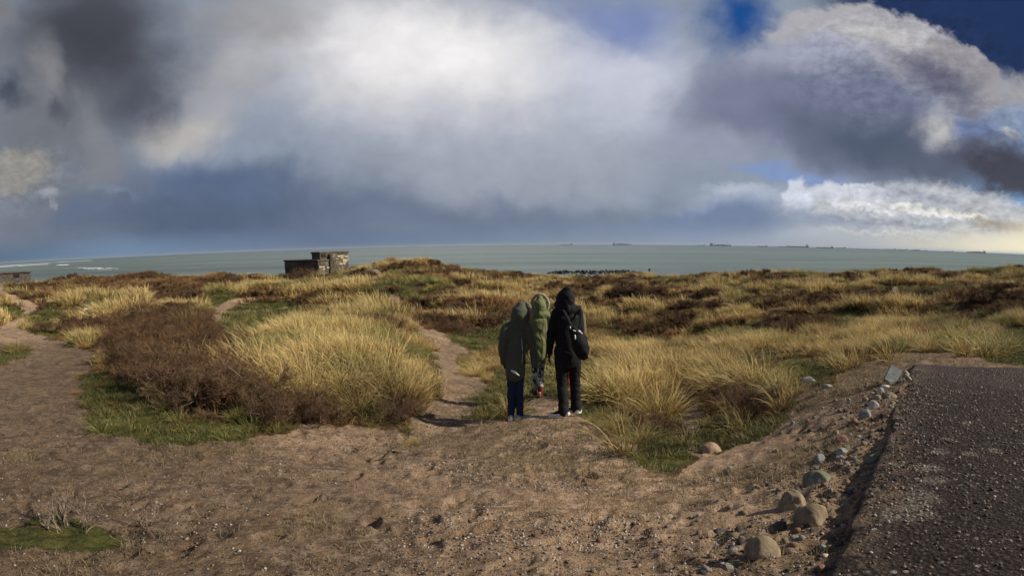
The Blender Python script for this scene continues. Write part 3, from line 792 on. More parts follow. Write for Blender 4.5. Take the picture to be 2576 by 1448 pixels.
# marram, middle and far dunes: broader clumps
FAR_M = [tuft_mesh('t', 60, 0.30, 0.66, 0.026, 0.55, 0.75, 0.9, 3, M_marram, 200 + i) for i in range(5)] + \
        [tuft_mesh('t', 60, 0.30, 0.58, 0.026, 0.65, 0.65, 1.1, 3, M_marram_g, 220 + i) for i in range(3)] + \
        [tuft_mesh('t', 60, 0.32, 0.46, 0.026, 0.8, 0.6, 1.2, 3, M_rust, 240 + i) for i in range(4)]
x, y, z = sector(105000, 28, 190, power=1.15)
s, g, b, px, py, d = regions(x, y, z)
tus = fbm(x / 1.9, y / 1.9, 3, 91)
dens = (1 - s) * (1 - g * 0.88) * (1 - b * 0.45) * (0.10 + 0.90 * sstep(tus, 0.44, 0.54))
dens = dens * (1 - sstep(px, 1350, 1700) * 0.40 * (ridge(x, y) < 0.1))
k = (rng.random(len(x)) < dens) & clear_of(x, y) & (z > 2.7)
x, y, z, g, b, px, py, d, tus = [q[k] for q in (x, y, z, g, b, px, py, d, tus)]
n = len(x); rust = fbm(x * 0.10, y * 0.10, 4, 19); crest = ridge(x, y); rt = sstep(px, 1350, 1700); rust = rust + rt * np.where(crest < 0.25, .0, -.09); grn = fbm(x * 0.13 + 9, y * 0.13, 3, 29)  # rusty grass kept off right-hand crests to imitate sunlit ridge lines
r_ = rng.random(n)
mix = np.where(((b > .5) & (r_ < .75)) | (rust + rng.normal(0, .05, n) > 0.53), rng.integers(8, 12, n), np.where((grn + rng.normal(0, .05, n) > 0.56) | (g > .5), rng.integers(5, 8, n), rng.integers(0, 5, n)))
scl = (0.62 + 0.9 * sstep(tus, 0.42, 0.66)) * (0.8 + 0.4 * rng.random(n)) * np.where(g > .5, 0.5, 1) * np.where(px > 1450, 0.62 + 0.28 * np.clip(ridge(x, y), 0, 1), 0.9) * np.clip(0.75 + d / 200, 0.8, 1.2)
scl = scl * np.where(in_poly(px, py, [(95, 725), (350, 715), (365, 800), (230, 812), (120, 790)]), 1.35, 1) * np.where(in_poly(px, py, [(740, 690), (1000, 700), (990, 800), (800, 790)]), 1.2, 1)
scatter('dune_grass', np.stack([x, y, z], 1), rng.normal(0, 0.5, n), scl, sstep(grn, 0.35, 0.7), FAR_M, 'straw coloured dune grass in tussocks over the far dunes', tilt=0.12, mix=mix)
print('far marram', n)
# turf
TURF = [tuft_mesh('t', 46, 0.09, 0.085, 0.006, 1.0, 0.2, 0.8, 2, M_turf, 300 + i) for i in range(4)]
x, y, z = sector(60000, 2.5, 26, power=0.9)
s, g, b, px, py, d = regions(x, y, z)
k = (g > .5) & clear_of(x, y) & ~((py > 1250) & (rng.random(len(x)) < .75)) & (rng.random(len(x)) < 0.25 + 0.75 * sstep(fbm(x * 1.7, y * 1.7, 3, 44), 0.38, 0.5))
x, y, z, py = x[k], y[k], z[k], py[k]; n = len(x)
scatter('turf_grass', np.stack([x, y, z], 1), rng.random(n) * 6.28, (0.7 + rng.random(n) * 0.8) * np.where(py > 1250, .45, 1), fbm(x * 1.1, y * 1.1, 3, 70), TURF, 'short green turf in the hollows and under the bushes', tilt=0.15)
print('turf', n)
x, y, z = sector(30000, 24, 75, power=1.0)
s, g, b, px, py, d = regions(x, y, z)
k = (g > .5) & clear_of(x, y); x, y, z = x[k], y[k], z[k]; n = len(x)
TURF2 = [tuft_mesh('t', 40, 0.22, 0.14, 0.02, 1.0, 0.3, 0.8, 2, M_turf, 320 + i) for i in range(3)]
scatter('meadow_grass', np.stack([x, y, z], 1), rng.random(n) * 6.28, 0.8 + rng.random(n) * 0.9, fbm(x * .5, y * .5, 3, 70) * 0.9, TURF2, 'green meadow grass in the dips between the dunes', tilt=0.12)
# dry wisps on the trodden sand, thickest along its edge with the vegetation
DRY = [tuft_mesh('t', 18, 0.06, 0.075, 0.0035, 1.3, 0.5, 1.0, 3, M_dry, 340 + i) for i in range(5)]
x, y, z = sector(60000, 2.2, 13, power=0.8)
s, g, b, px, py, d = regions(x, y, z)
px2, py2 = proj(x, y, z)
q = fbm(x * 0.9, y * 0.9, 4, 64)
fr = in_poly(px2, py2, [(360, 1060), (600, 1110), (760, 1060), (1000, 1060), (1050, 1040), (1230, 1050), (1560, 1060), (1720, 1180), (1960, 1080), (2020, 960), (2250, 900), (2200, 1000), (2060, 1200), (1800, 1230), (1300, 1200), (1010, 1110), (700, 1150), (380, 1150)])
k = (s > .5) & clear_of(x, y) & (rng.random(len(x)) < np.where(fr, 0.85 * sstep(q, 0.40, 0.55), 0.05 + 0.3 * sstep(q, 0.56, 0.66)))
x, y, z = x[k], y[k], z[k]; n = len(x)
scatter('dry_grass', np.stack([x, y, z], 1), rng.random(n) * 6.28, 0.6 + rng.random(n) * 0.8, rng.random(n), DRY, 'thin withered grass on the trodden sandy ground', tilt=0.2)
print('dry', n)

# ------------------------------------------------------------------ brown scrub as a mass
SHR = []
for i in range(4):
    me_, tips = shrub_mesh('s', 400 + i, 0.85, 0.9, 11, 3, 0.0032, M_tips)
    SHR.append(me_)
x, y, z = sector(9000, 11, 26, power=0.8)
s, g, b, px, py, d = regions(x, y, z)
k = (b > .5) & clear_of(x, y) & (rng.random(len(x)) < .05 + .5 * sstep(fbm(x * .9, y * .9, 3, 49), .45, .55)); x, y, z = x[k], y[k], z[k]; n = len(x)
scatter('heath_scrub', np.stack([x, y, z], 1), rng.random(n) * 6.28, 0.38 + rng.random(n) * 0.3, rng.random(n), SHR, 'low brown leafless scrub between the marram clumps', tilt=0.1)
print('scrub', n)
SHF = [shrub_mesh('s', 420 + i, 0.9, 1.1, 9, 3, 0.010, M_tips)[0] for i in range(4)]
x, y, z = sector(32000, 25, 170, power=1.2)
s, g, b, px, py, d = regions(x, y, z)
k = (b > .5) & clear_of(x, y) & (z > 3) & (rng.random(len(x)) < .12 + .8 * sstep(fbm(x / 3.2, y / 3.2, 3, 59), .44, .53)); x, y, z, d = x[k], y[k], z[k], d[k]; n = len(x)
scatter('far_heath_scrub', np.stack([x, y, z], 1), rng.random(n) * 6.28, (0.55 + rng.random(n) * 0.45) * np.clip(d / 90, 0.6, 0.85), rng.random(n), SHF, 'dark brown buckthorn and heather scrub patched over the dunes', tilt=0.1)
print('far scrub', n)

# ------------------------------------------------------------------ helpers for things
def link(name, me, parent=None, mat=None, loc=None):
    o = bpy.data.objects.new(name, me); COL.objects.link(o)
    if parent is not None: o.parent = parent
    if mat is not None and me is not None and len(me.materials) == 0: me.materials.append(mat)
    if loc is not None: o.location = loc
    return o
def tag(o, label=None, cat=None, group=None, kind=None):
    if label: o['label'] = label
    if cat: o['category'] = cat
    if group: o['group'] = group
    if kind: o['kind'] = kind
    return o
def thing(name, loc, rz, label, cat, group=None):
    o = bpy.data.objects.new(name, None); COL.objects.link(o); o.location = loc; o.rotation_euler = (0, 0, rz)
    o.empty_display_size = 0.3
    return tag(o, label, cat, group)
def bm_mesh(name, bm, smooth=False):
    me = bpy.data.meshes.new(name); bm.normal_update(); bm.to_mesh(me); bm.free()
    if smooth: me.polygons.foreach_set('use_smooth', np.ones(len(me.polygons), bool))
    return me
def box_into(bm, x0, x1, y0, y1, z0, z1, bevel=0.0, mtx=None, cuts=0):
    r = bmesh.ops.create_cube(bm, size=1.0)
    vs = r['verts']
    for v in vs: v.co = Vector(((x0 + x1) / 2 + v.co.x * (x1 - x0), (y0 + y1) / 2 + v.co.y * (y1 - y0), (z0 + z1) / 2 + v.co.z * (z1 - z0)))
    es = list({e for v in vs for e in v.link_edges})
    if bevel:
        old = set(bm.verts) - set(vs)
        bmesh.ops.bevel(bm, geom=es + vs, offset=bevel, segments=2, affect='EDGES', profile=0.6); vs = [v for v in bm.verts if v not in old]
    if cuts:
        es = list({e for v in vs for e in v.link_edges})
        old = set(bm.verts) - set(vs)
        bmesh.ops.subdivide_edges(bm, edges=es, cuts=cuts, use_grid_fill=True); vs = [v for v in bm.verts if v not in old]
    if mtx is not None:
        for v in vs: v.co = mtx @ v.co
    return vs
def fb3(p, s, seed=0, o=3):
    return (fbm(p[:, 0] * s + p[:, 2] * s * 0.7, p[:, 1] * s - p[:, 2] * s * 0.6, o, seed) + fbm(p[:, 2] * s + 5, p[:, 0] * s * 0.6 + p[:, 1] * s * 0.7, o, seed + 3)) / 2 - 0.5
def roughen(me, s, amp, seed=0, o=4):
    n = len(me.vertices); co = np.empty(n * 3); me.vertices.foreach_get('co', co); co = co.reshape(-1, 3)
    nr = np.empty(n * 3); me.vertices.foreach_get('normal', nr); nr = nr.reshape(-1, 3)
    co = co + nr * (fb3(co, s, seed, o) * 2 * amp)[:, None]
    me.vertices.foreach_set('co', co.astype(np.float32).ravel()); me.update()

# ------------------------------------------------------------------ concrete roof of the lookout at the viewer's feet
m, t = new_mat('aggregate_concrete')
pos = t.node('ShaderNodeNewGeometry').outputs['Position']
nb = t.noise(pos, 1.1, 4, 0.6); nm = t.noise(pos, 6, 5, 0.65); nf = t.noise(pos, 45, 5, 0.75)
v = t.node('ShaderNodeTexVoronoi', {'Vector': pos, 'Scale': 38.0}, feature='F1'); vc = t.node('ShaderNodeSeparateColor', {0: v.outputs['Color']}).outputs
v2 = t.node('ShaderNodeTexVoronoi', {'Vector': pos, 'Scale': 20.0}, feature='F1'); vc2 = t.node('ShaderNodeSeparateColor', {0: v2.outputs['Color']}).outputs
c = t.mix(t.mr(nf, 0.38, 0.66), (0.010, 0.0065, 0.0055), (0.060, 0.040, 0.032))
c = t.mix(t.math('MULTIPLY', t.mr(v.outputs['Distance'], 0.50, 0.34), t.mr(vc[0], 0.50, 0.60)), c, t.mix(vc[1], (0.030, 0.017, 0.013), (0.150, 0.115, 0.095)))
c = t.mix(t.math('MULTIPLY', t.mr(v2.outputs['Distance'], 0.34, 0.26), t.mr(vc2[0], 0.86, 0.88)), c, t.mix(vc2[1], (0.10, 0.075, 0.065), (0.42, 0.38, 0.34)))
far = t.node('ShaderNodeVectorMath', {0: pos, 1: (SU[0], SU[1], 0)}, operation='DOT_PRODUCT').outputs['Value']
u0 = SLAB_A[0] * SU[0] + SLAB_A[1] * SU[1]
worn = t.math('MULTIPLY', t.mr(t.math('ADD', far, t.math('MULTIPLY', nb, 1.2)), u0 + 4.4, u0 + 5.4), 0.75)
c = t.mix(worn, c, t.mix(nm, (0.055, 0.040, 0.036), (0.105, 0.082, 0.074)))
sp = t.node('ShaderNodeSeparateXYZ', {0: pos}).outputs
def patch(x, y, r, k=1.0):
    dd = t.vm('LENGTH', t.vm('SUBTRACT', t.node('ShaderNodeCombineXYZ', {0: sp[0], 1: sp[1]}).outputs[0], (x, y, 0)))
    return t.mr(t.math('ADD', dd, t.math('MULTIPLY', t.math('SUBTRACT', nm, 0.5), 1.5 * r)), r, r * 0.35, 0, k)
lich = None
for px_, py_, r_ in ((2330, 1175, .13), (2315, 1255, .16), (2255, 1168, .07), (2365, 1135, .09), (2290, 1285, .20), (2440, 1140, .07), (2500, 1130, .08), (2380, 1105, .08), (2250, 1292, .12), (2430, 1065, .06), (2345, 1210, .12)):
    q = at_z(px_, py_, SLAB_Z); pk = patch(q[0], q[1], r_, 0.75)
    lich = pk if lich is None else t.math('MAXIMUM', lich, pk)
c = t.mix(t.math('MULTIPLY', lich, t.mr(nf, 0.40, 0.62)), c, (0.34, 0.30, 0.235))
svd = t.node('ShaderNodeVectorMath', {0: pos, 1: (SV[0], SV[1], 0)}, operation='DOT_PRODUCT').outputs['Value']
sv0 = SLAB_A[0] * SV[0] + SLAB_A[1] * SV[1]
c = t.mix(t.math('MULTIPLY', t.mr(t.math('ADD', svd, t.math('MULTIPLY', nb, 0.8)), sv0 + 0.75, sv0 + 0.30), t.mr(nm, 0.40, 0.62)), c, (0.24, 0.165, 0.110))
h = t.math('ADD', t.math('MULTIPLY', v.outputs['Distance'], -0.9), t.math('ADD', nf, t.math('MULTIPLY', nm, 0.6)))
finish(t, c, 0.85, h, 1.0, 0.06, 0.2)
M_slab = m
L_ = 5.56 + 5.0; W_ = 7.0
nu, nv = 260, 180
uu, vv = np.meshgrid(np.linspace(-5.0, 5.56, nu), np.linspace(0, W_, nv), indexing='ij')
zz = SLAB_Z + (fbm(uu * 1.7, vv * 1.7, 3, 8) - 0.5) * 0.03 + (fbm(uu * 9, vv * 9, 3, 18) - 0.5) * 0.018
je = (fbm(uu * 1.6, vv * 0 + 3, 6, 28, 0.7) - 0.5) * 0.16
edge_v = np.where(vv == 0, 0, 0)
ok = np.exp(-vv / 0.25); okk = np.exp(-(5.56 - uu) / 0.25)
vx_ = vv + je * ok; ux_ = uu + (fbm(vv * 2.2, uu * 0 + 7, 4, 38) - 0.5) * 0.08 * okk
zz = zz - 0.03 * np.exp(-vv / 0.03) - 0.03 * np.exp(-(5.56 - uu) / 0.03)
top = np.stack([SLAB_A[0] + ux_ * SU[0] + vx_ * SV[0], SLAB_A[1] + ux_ * SU[1] + vx_ * SV[1], zz], -1).reshape(-1, 3)
fq = [[i * nv + j, (i + 1) * nv + j, (i + 1) * nv + j + 1, i * nv + j + 1] for i in range(nu - 1) for j in range(nv - 1)]
per = [i * nv for i in range(nu)] + [(nu - 1) * nv + j for j in range(1, nv)] + [i * nv + nv - 1 for i in range(nu - 2, -1, -1)] + [j for j in range(nv - 2, 0, -1)]
bot = top[per].copy(); bot[:, 2] = SLAB_Z - 0.42
nb_ = len(top); allv = np.concatenate([top, bot]); P_n = len(per)
fq += [[per[i], nb_ + i, nb_ + (i + 1) % P_n, per[(i + 1) % P_n]] for i in range(P_n)]
me = np_mesh('concrete_roof', allv, fq, smooth=True)
bm = bmesh.new(); bm.from_mesh(me); bmesh.ops.recalc_face_normals(bm, faces=bm.faces); bm.to_mesh(me); bm.free()
slab = link('concrete_roof', me, None, M_slab)
tag(slab, 'dark pebbly concrete roof slab with pale lichen patches beside the sandy path', 'concrete slab')
# ------------------------------------------------------------------ stones and boulders
def stone_mesh(name, seed, sx, sy, sz, rough=0.16, sub=4, facets=0.0):
    bm = bmesh.new(); bmesh.ops.create_icosphere(bm, subdivisions=sub, radius=1.0)
    co = np.array([v.co[:] for v in bm.verts]); rs = np.random.default_rng(seed)
    for _ in range(int(5 + facets * 8)):
        nrm = rs.normal(0, 1, 3); nrm /= np.linalg.norm(nrm); lim = 0.62 + 0.25 * rs.random() if facets else 0.80 + 0.15 * rs.random()
        q = co @ nrm; co = co - np.outer(np.maximum(q - lim, 0) * 0.85, nrm)
    co = co * (1 + fb3(co + seed, 1.1, seed, 4)[:, None] * rough * 3.6 + fb3(co, 5.0, seed + 5, 3)[:, None] * rough * 0.8)
    co *= np.array([sx, sy, sz])
    for v, c_ in zip(bm.verts, co): v.co = c_
    return bm_mesh(name, bm, True)
def stone_mat(name, c1, c2, moss=0.0, speck=0.3):
    m, t = new_mat(name); v = t.node('ShaderNodeTexCoord').outputs['Object']
    n1 = t.noise(v, 7, 5, 0.65); n2 = t.noise(v, 40, 5, 0.7)
    c = t.mix(t.mr(n1, 0.35, 0.65), c1, c2)
    c = t.mix(t.mr(n2, 0.56, 0.7, 0, speck), c, tuple(min(1, q * 1.9) for q in c2)); c = t.mix(t.mr(n2, 0.42, 0.32, 0, 0.6), c, tuple(q * 0.4 for q in c1))
    if moss:
        nz = t.node('ShaderNodeSeparateXYZ', {0: t.node('ShaderNodeNewGeometry').outputs['Normal']}).outputs[2]
        c = t.mix(t.math('MULTIPLY', t.mr(t.math('ADD', nz, t.math('MULTIPLY', n1, 0.9)), 0.9, 1.3), moss), c, (0.105, 0.110, 0.045))
    finish(t, c, 0.85, t.math('ADD', n1, t.math('MULTIPLY', n2, 0.5)), 0.6, 0.015, 0.25); return m
ST = dict(brown=stone_mat('brown_stone', (0.17, 0.120, 0.078), (0.31, 0.23, 0.155), 0.35), pink=stone_mat('pink_granite', (0.27, 0.165, 0.115), (0.37, 0.245, 0.175), 0.0, 0.2),
          grey=stone_mat('grey_stone', (0.17, 0.165, 0.15), (0.31, 0.30, 0.275)), slate=stone_mat('blue_grey_slate', (0.15, 0.165, 0.165), (0.26, 0.28, 0.275), 0, 0.1),
          pale=stone_mat('pale_stone', (0.36, 0.31, 0.25), (0.60, 0.55, 0.48)), dark=stone_mat('dark_stone', (0.045, 0.038, 0.034), (0.10, 0.085, 0.075)),
          moss=stone_mat('mossy_stone', (0.12, 0.125, 0.095), (0.24, 0.24, 0.19), 0.8), red=stone_mat('red_brown_stone', (0.16, 0.085, 0.055), (0.27, 0.155, 0.105)), ochre=stone_mat('ochre_stone', (0.26, 0.20, 0.11), (0.42, 0.34, 0.21)))
ROCKS = [
    (2000, 1280, 62, 84, 'brown', 'large brown rounded boulder leaning on its twin beside the slab'),
    (2052, 1316, 82, 72, 'brown', 'largest speckled brown boulder next to the concrete slab edge'),
    (1925, 1398, 86, 84, 'brown', 'brown domed boulder at the very bottom of the slope below the twin boulders'),
    (1965, 1335, 34, 38, 'dark', 'dark stone squeezed between the bottom boulder and the twin boulders'),
    (2064, 1212, 68, 44, 'moss', 'grey green mossy boulder just above the twin boulders'),
    (2064, 1168, 32, 38, 'slate', 'dark slate stone standing above the mossy boulder'),
    (2122, 1142, 36, 16, 'grey', 'flat grey stone half buried in sand near the slab edge'),
    (2120, 1114, 42, 24, 'red', 'reddish brown ribbed stone sunk in the sandy bank'),
    (2104, 1094, 24, 14, 'brown', 'small brown stone on top of the reddish ribbed one'),
    (2178, 1051, 28, 34, 'grey', 'speckled grey upright stone in the row beside the slab'),
    (2150, 1066, 26, 22, 'red', 'rusty rounded stone left of the speckled upright stone'),
    (2201, 1026, 26, 30, 'pale', 'pale split stone in the middle of the row beside the slab'),
    (2178, 1010, 18, 16, 'brown', 'little brown stone behind the pale split stone'),
    (2209, 1004, 24, 16, 'ochre', 'buff flat stone resting behind the pale split stone'),
    (2243, 1000, 34, 18, 'brown', 'long low brown stone nearest the slab edge in the row'),
    (2216, 989, 18, 22, 'pale', 'whitish upright stone in front of the slate'),
    (2231, 979, 30, 16, 'pale', 'white flat stone lying against the foot of the slate'),
    (2281, 948, 17, 26, 'ochre', 'yellowish upright stone by the far corner of the slab'),
    (2301, 934, 12, 12, 'dark', 'small black stone at the far corner of the slab'),
    (2038, 962, 42, 24, 'grey', 'buff grey stone at the edge of the turf above the bank'),
    (2082, 975, 28, 10, 'grey', 'thin grey stone lying right of the buff turf edge stone'),
    (1790, 1141, 48, 34, 'pink', 'smooth pink boulder alone below the leaning tussock'),
    (1813, 1341, 34, 16, 'dark', 'low black stone alone in the gravel left of the boulders'),
    (2199, 1158, 28, 26, 'moss', 'mossy dark stone tucked under the slab edge'),
    (2192, 1098, 14, 12, 'dark', 'small dark stone standing in for a dark hole by the slab'),  # this and the next stone are added where the bank has dark holes
    (2222, 1084, 12, 14, 'dark', 'dark pebble standing in for a dark hole against the slab side'),
]
mh = {}
for i, (px_, py_, wp, hp, kd, lab) in enumerate(ROCKS):
    x_, y_, z_ = on_ground(px_, py_)
    d_ = math.hypot(x_, y_); s_ = math.hypot(d_, EYE - z_) / F
    w_, h_ = wp * s_ / 2, hp * s_ / 2
    me = stone_mesh('stone', 700 + i, w_ * 1.08, w_ * 0.9, h_ * 1.3, 0.14, 4 if wp > 30 else 3, 0.6 if kd in ('slate', 'pale', 'grey', 'dark') else 0.15)
    o = link('boulder' if wp > 30 else 'stone', me, None, ST[kd], (x_, y_ + w_ * 0.5, z_ + h_ * (-0.12 if wp > 30 else 0.05)))
    o.rotation_euler = (0, 0, -math.atan2(x_, y_)); tag(o, lab, 'boulder' if wp > 30 else 'stone', 'stones along the sandy bank by the slab' if px_ > 1900 else None)
    KEEP.append((x_, y_, w_))
# the tilted slate and the thin white shard
x_, y_, z_ = on_ground(2243, 966)
bm = bmesh.new(); box_into(bm, -.075, .075, -.022, .022, -.02, .20, 0.006)
me = bm_mesh('slate', bm); roughen(me, 9, 0.012, 3)
o = link('slate_slab', me, None, ST['slate'], (x_, y_ + .05, z_ + .02)); o.rotation_euler = (R(-38), R(32), -0.5)
tag(o, 'blue grey slate slab tilted on the row of stones beside the concrete', 'slate')
x_, y_, z_ = on_ground(2287, 958)
me = stone_mesh('shard', 771, .014, .015, .085, 0.1, 3, 0.5); o = link('stone', me, None, ST['pale'], (x_, y_, z_ + .03)); o.rotation_euler = (R(-30), R(-38), 0)
tag(o, 'thin white stone shard leaning at the foot of the yellowish stone', 'stone')

# gravel and broken shells, real small pieces
PEB = [stone_mesh('p', 800 + i, 1, .8, .55, 0.2, 1, 0.5) for i in range(6)]
mgr = []
for nme, c1, c2 in (('pebble_pale', (0.27, 0.225, 0.18), (0.48, 0.42, 0.35)), ('pebble_brown', (0.15, 0.10, 0.07), (0.27, 0.19, 0.14)), ('pebble_dark', (0.03, 0.026, 0.024), (0.07, 0.06, 0.055))):
    mt = simple(nme, c1, c2, 0.7, 0.75, 0.2, 0.01)
    for p in PEB[:4]:
        q = p.copy(); q.materials.clear(); q.materials.append(mt); mgr.append(q)
x, y, z = sector(110000, 2.0, 11.5, half=R(52), power=0.9)
s, g, b, px, py, d = regions(x, y, z)
cl = fbm(x * 0.8, y * 0.8, 4, 99)
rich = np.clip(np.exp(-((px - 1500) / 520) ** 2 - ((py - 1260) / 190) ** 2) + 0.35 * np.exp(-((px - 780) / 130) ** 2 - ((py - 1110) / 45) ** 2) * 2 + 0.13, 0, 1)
k = (s > .5) & slab_clear(x, y, .05) & (rng.random(len(x)) < rich * sstep(cl, 0.36, 0.58))
x, y, z, px, rich = x[k], y[k], z[k], px[k], rich[k]; n = len(x)
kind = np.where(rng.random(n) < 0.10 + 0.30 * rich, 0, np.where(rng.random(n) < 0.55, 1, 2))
sz = 0.0055 + 0.009 * rng.random(n) ** 2.2 + (rng.random(n) < .012) * 0.014
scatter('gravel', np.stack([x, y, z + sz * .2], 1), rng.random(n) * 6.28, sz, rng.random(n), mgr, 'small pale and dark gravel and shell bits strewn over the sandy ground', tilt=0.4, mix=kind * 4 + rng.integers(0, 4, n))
print('gravel', n)

# the slab's exposed aggregate: chips standing proud of its top
n = 30000; u = -1.2 + 6.7 * rng.random(n) ** 1.0; v_ = 0.03 + 5.2 * rng.random(n)
dn = fbm(u * 1.1, v_ * 1.1, 3, 66); k = (u < 4.6 + dn) & (rng.random(n) < .35 + .65 * sstep(dn, .4, .6)); u, v_ = u[k], v_[k]; n = len(u)
x = SLAB_A[0] + u * SU[0] + v_ * SV[0]; y = SLAB_A[1] + u * SU[1] + v_ * SV[1]
z = SLAB_Z + (fbm(u * 1.7, v_ * 1.7, 3, 8) - 0.5) * 0.03 + (fbm(u * 9, v_ * 9, 3, 18) - 0.5) * 0.018
sz = 0.007 + 0.014 * rng.random(n) ** 2.2; kd = rng.random(n)
M_lich = simple('lichen_crust', (0.20, 0.18, 0.13), (0.42, 0.38, 0.30), 12, 0.95)
lp = []
for px_, py_, r_ in ((2330, 1175, .13), (2315, 1255, .16), (2255, 1168, .07), (2365, 1135, .09), (2290, 1285, .20), (2440, 1140, .07), (2250, 1292, .12)):
    q = at_z(px_, py_, SLAB_Z); lp.append((q[0], q[1], r_))
inl = np.zeros(n, bool)
for a_, b_, r_ in lp: inl |= (x - a_) ** 2 + (y - b_) ** 2 < (r_ * (0.4 + 0.7 * rng.random(n))) ** 2
q0 = PEB[0].copy(); q0.materials.clear(); q0.materials.append(M_lich); mgr2 = mgr + [q0]
ag = scatter('aggregate', np.stack([x, y, z], 1), rng.random(n) * 6.28, sz, kd, mgr2, None, None, tilt=0.5, mix=np.where(inl, 12, np.where(kd < .07, rng.integers(0, 4, n), np.where(kd < .55, rng.integers(4, 8, n), rng.integers(8, 12, n)))))
ag.parent = slab
# rubble in the bank between path and slab
RUB = [stone_mesh('r', 860 + i, 1, .85, .6, 0.2, 2, 0.9) for i in range(5)]
rm = []
for mt in (ST['brown'], ST['grey'], ST['dark'], ST['red']):
    for p in RUB[:3]: q = p.copy(); q.materials.clear(); q.materials.append(mt); rm.append(q)
n = 900; u = rng.random(n) * 6.0 - 0.6; v_ = -np.abs(rng.normal(0, 0.5, n)) - 0.02
x = SLAB_A[0] + u * SU[0] + v_ * SV[0]; y = SLAB_A[1] + u * SU[1] + v_ * SV[1]; z = ground_z(x, y)
sz = 0.010 + 0.030 * rng.random(n) ** 3
scatter('rubble', np.stack([x, y, z], 1), rng.random(n) * 6.28, sz, rng.random(n), rm, 'broken rubble half sunk in the bank along the slab edge', tilt=0.6)
x, y = x + rng.normal(0, .1, n), y + rng.normal(0, .1, n); k = slab_clear(x, y, .02) & (rng.random(n) < .5); x, y = x[k], y[k]; z = ground_z(x, y); n = len(x)
scatter('bank_grass', np.stack([x, y, z], 1), rng.random(n) * 6.28, 0.5 + rng.random(n) * .9, rng.random(n), DRY, 'withered grass between the stones of the bank', tilt=0.2)

# things lying about
def lying(px_, py_, name, me, mat, lab, cat, rz=0.0, dz=0.0):
    x_, y_, z_ = on_ground(px_, py_); o = link(name, me, None, mat, (x_, y_, z_ + dz)); o.rotation_euler = (0, 0, rz); return tag(o, lab, cat)
def tube_into(bm, pts, rad_, seg=6):
    prev = None
    for i, (p, r) in enumerate(zip(pts, rad_)):
        p = Vector(p); tn = (Vector(pts[min(i + 1, len(pts) - 1)]) - Vector(pts[max(i - 1, 0)])).normalized()
        X = tn.cross(Vector((0.2, 0.3, 1))).normalized(); Y = tn.cross(X)
        ring = [bm.verts.new(p + (X * math.cos(a) + Y * math.sin(a)) * r) for a in [k * 2 * math.pi / seg for k in range(seg)]]
        if prev:
            for k in range(seg): bm.faces.new([prev[k], prev[(k + 1) % seg], ring[(k + 1) % seg], ring[k]])
        else: bm.faces.new(ring[::-1])
        prev = ring
    bm.faces.new(prev)
bm = bmesh.new()
x0, y0, z0 = on_ground(968, 1148)
pp = []
for a, b_ in ((940, 1160), (952, 1158), (964, 1156), (972, 1146), (980, 1137), (990, 1137), (1000, 1143), (1010, 1141)):
    q = on_ground(a, b_); pp.append((q[0] - x0, q[1] - y0, q[2] - z0 + 0.012 + 0.012 * math.sin(a)))
tube_into(bm, pp, (.004, .008, .010, .011, .010, .011, .008, .004))
tube_into(bm, [pp[4], (pp[4][0] + .03, pp[4][1] + .05, pp[4][2] + .02), (pp[4][0] + .07, pp[4][1] + .07, pp[4][2] + .03)], (.007, .005, .003))
M_stick = simple('dark_wood', (0.020, 0.014, 0.011), (0.06, 0.042, 0.032), 30)
o = link('stick', bm_mesh('stick', bm, True), None, M_stick, (x0, y0, z0)); tag(o, 'crooked black stick lying on the sand left of the walkers', 'stick')
M_shell = simple('bleached_shell', (0.50, 0.47, 0.42), (0.72, 0.70, 0.66), 25)
def shell(w_, l_, seed):
    bm = bmesh.new(); rs = np.random.default_rng(seed); n_ = 9; rows = 5; V = []
    for j in range(rows):
        f = j / (rows - 1)
        for k in range(n_):
            a = (k / (n_ - 1) - .5) * 2.5; rr = f * (1 + 0.06 * (k % 2)) + rs.normal(0, .02)
            V.append(bm.verts.new((math.sin(a) * rr * w_, math.cos(a) * rr * l_, 0.30 * w_ * (1 - f * f) + 0.012 * w_ * (k % 2) + 0.004)))
    for j in range(rows - 1):
        for k in range(n_ - 1): bm.faces.new([V[j * n_ + k], V[j * n_ + k + 1], V[(j + 1) * n_ + k + 1], V[(j + 1) * n_ + k]])
    r = bmesh.ops.solidify(bm, geom=list(bm.faces), thickness=0.003); return bm_mesh('shell', bm, True)
lying(853, 1144, 'shell', shell(.055, .05, 1), M_shell, 'white broken shell on the grey sand left of the black stick', 'shell', 1.2)
lying(380, 1397, 'shell', shell(.016, .03, 2), M_shell, 'narrow white shell chip near the dark turf patch at the bottom', 'shell', 0.2, .01)
lying(1820, 1420, 'shell', shell(.016, .022, 3), M_shell, 'small white shell chip in the gravel below the walkers', 'shell', 2.2, .008)
M_leaf = simple('orange_leaf', (0.42, 0.20, 0.06), (0.55, 0.32, 0.12), 30)
lying(722, 1308, 'leaf', shell(.016, .024, 5), M_leaf, 'small orange fallen leaf on the brown trodden sand', 'leaf', 0.6, .006)

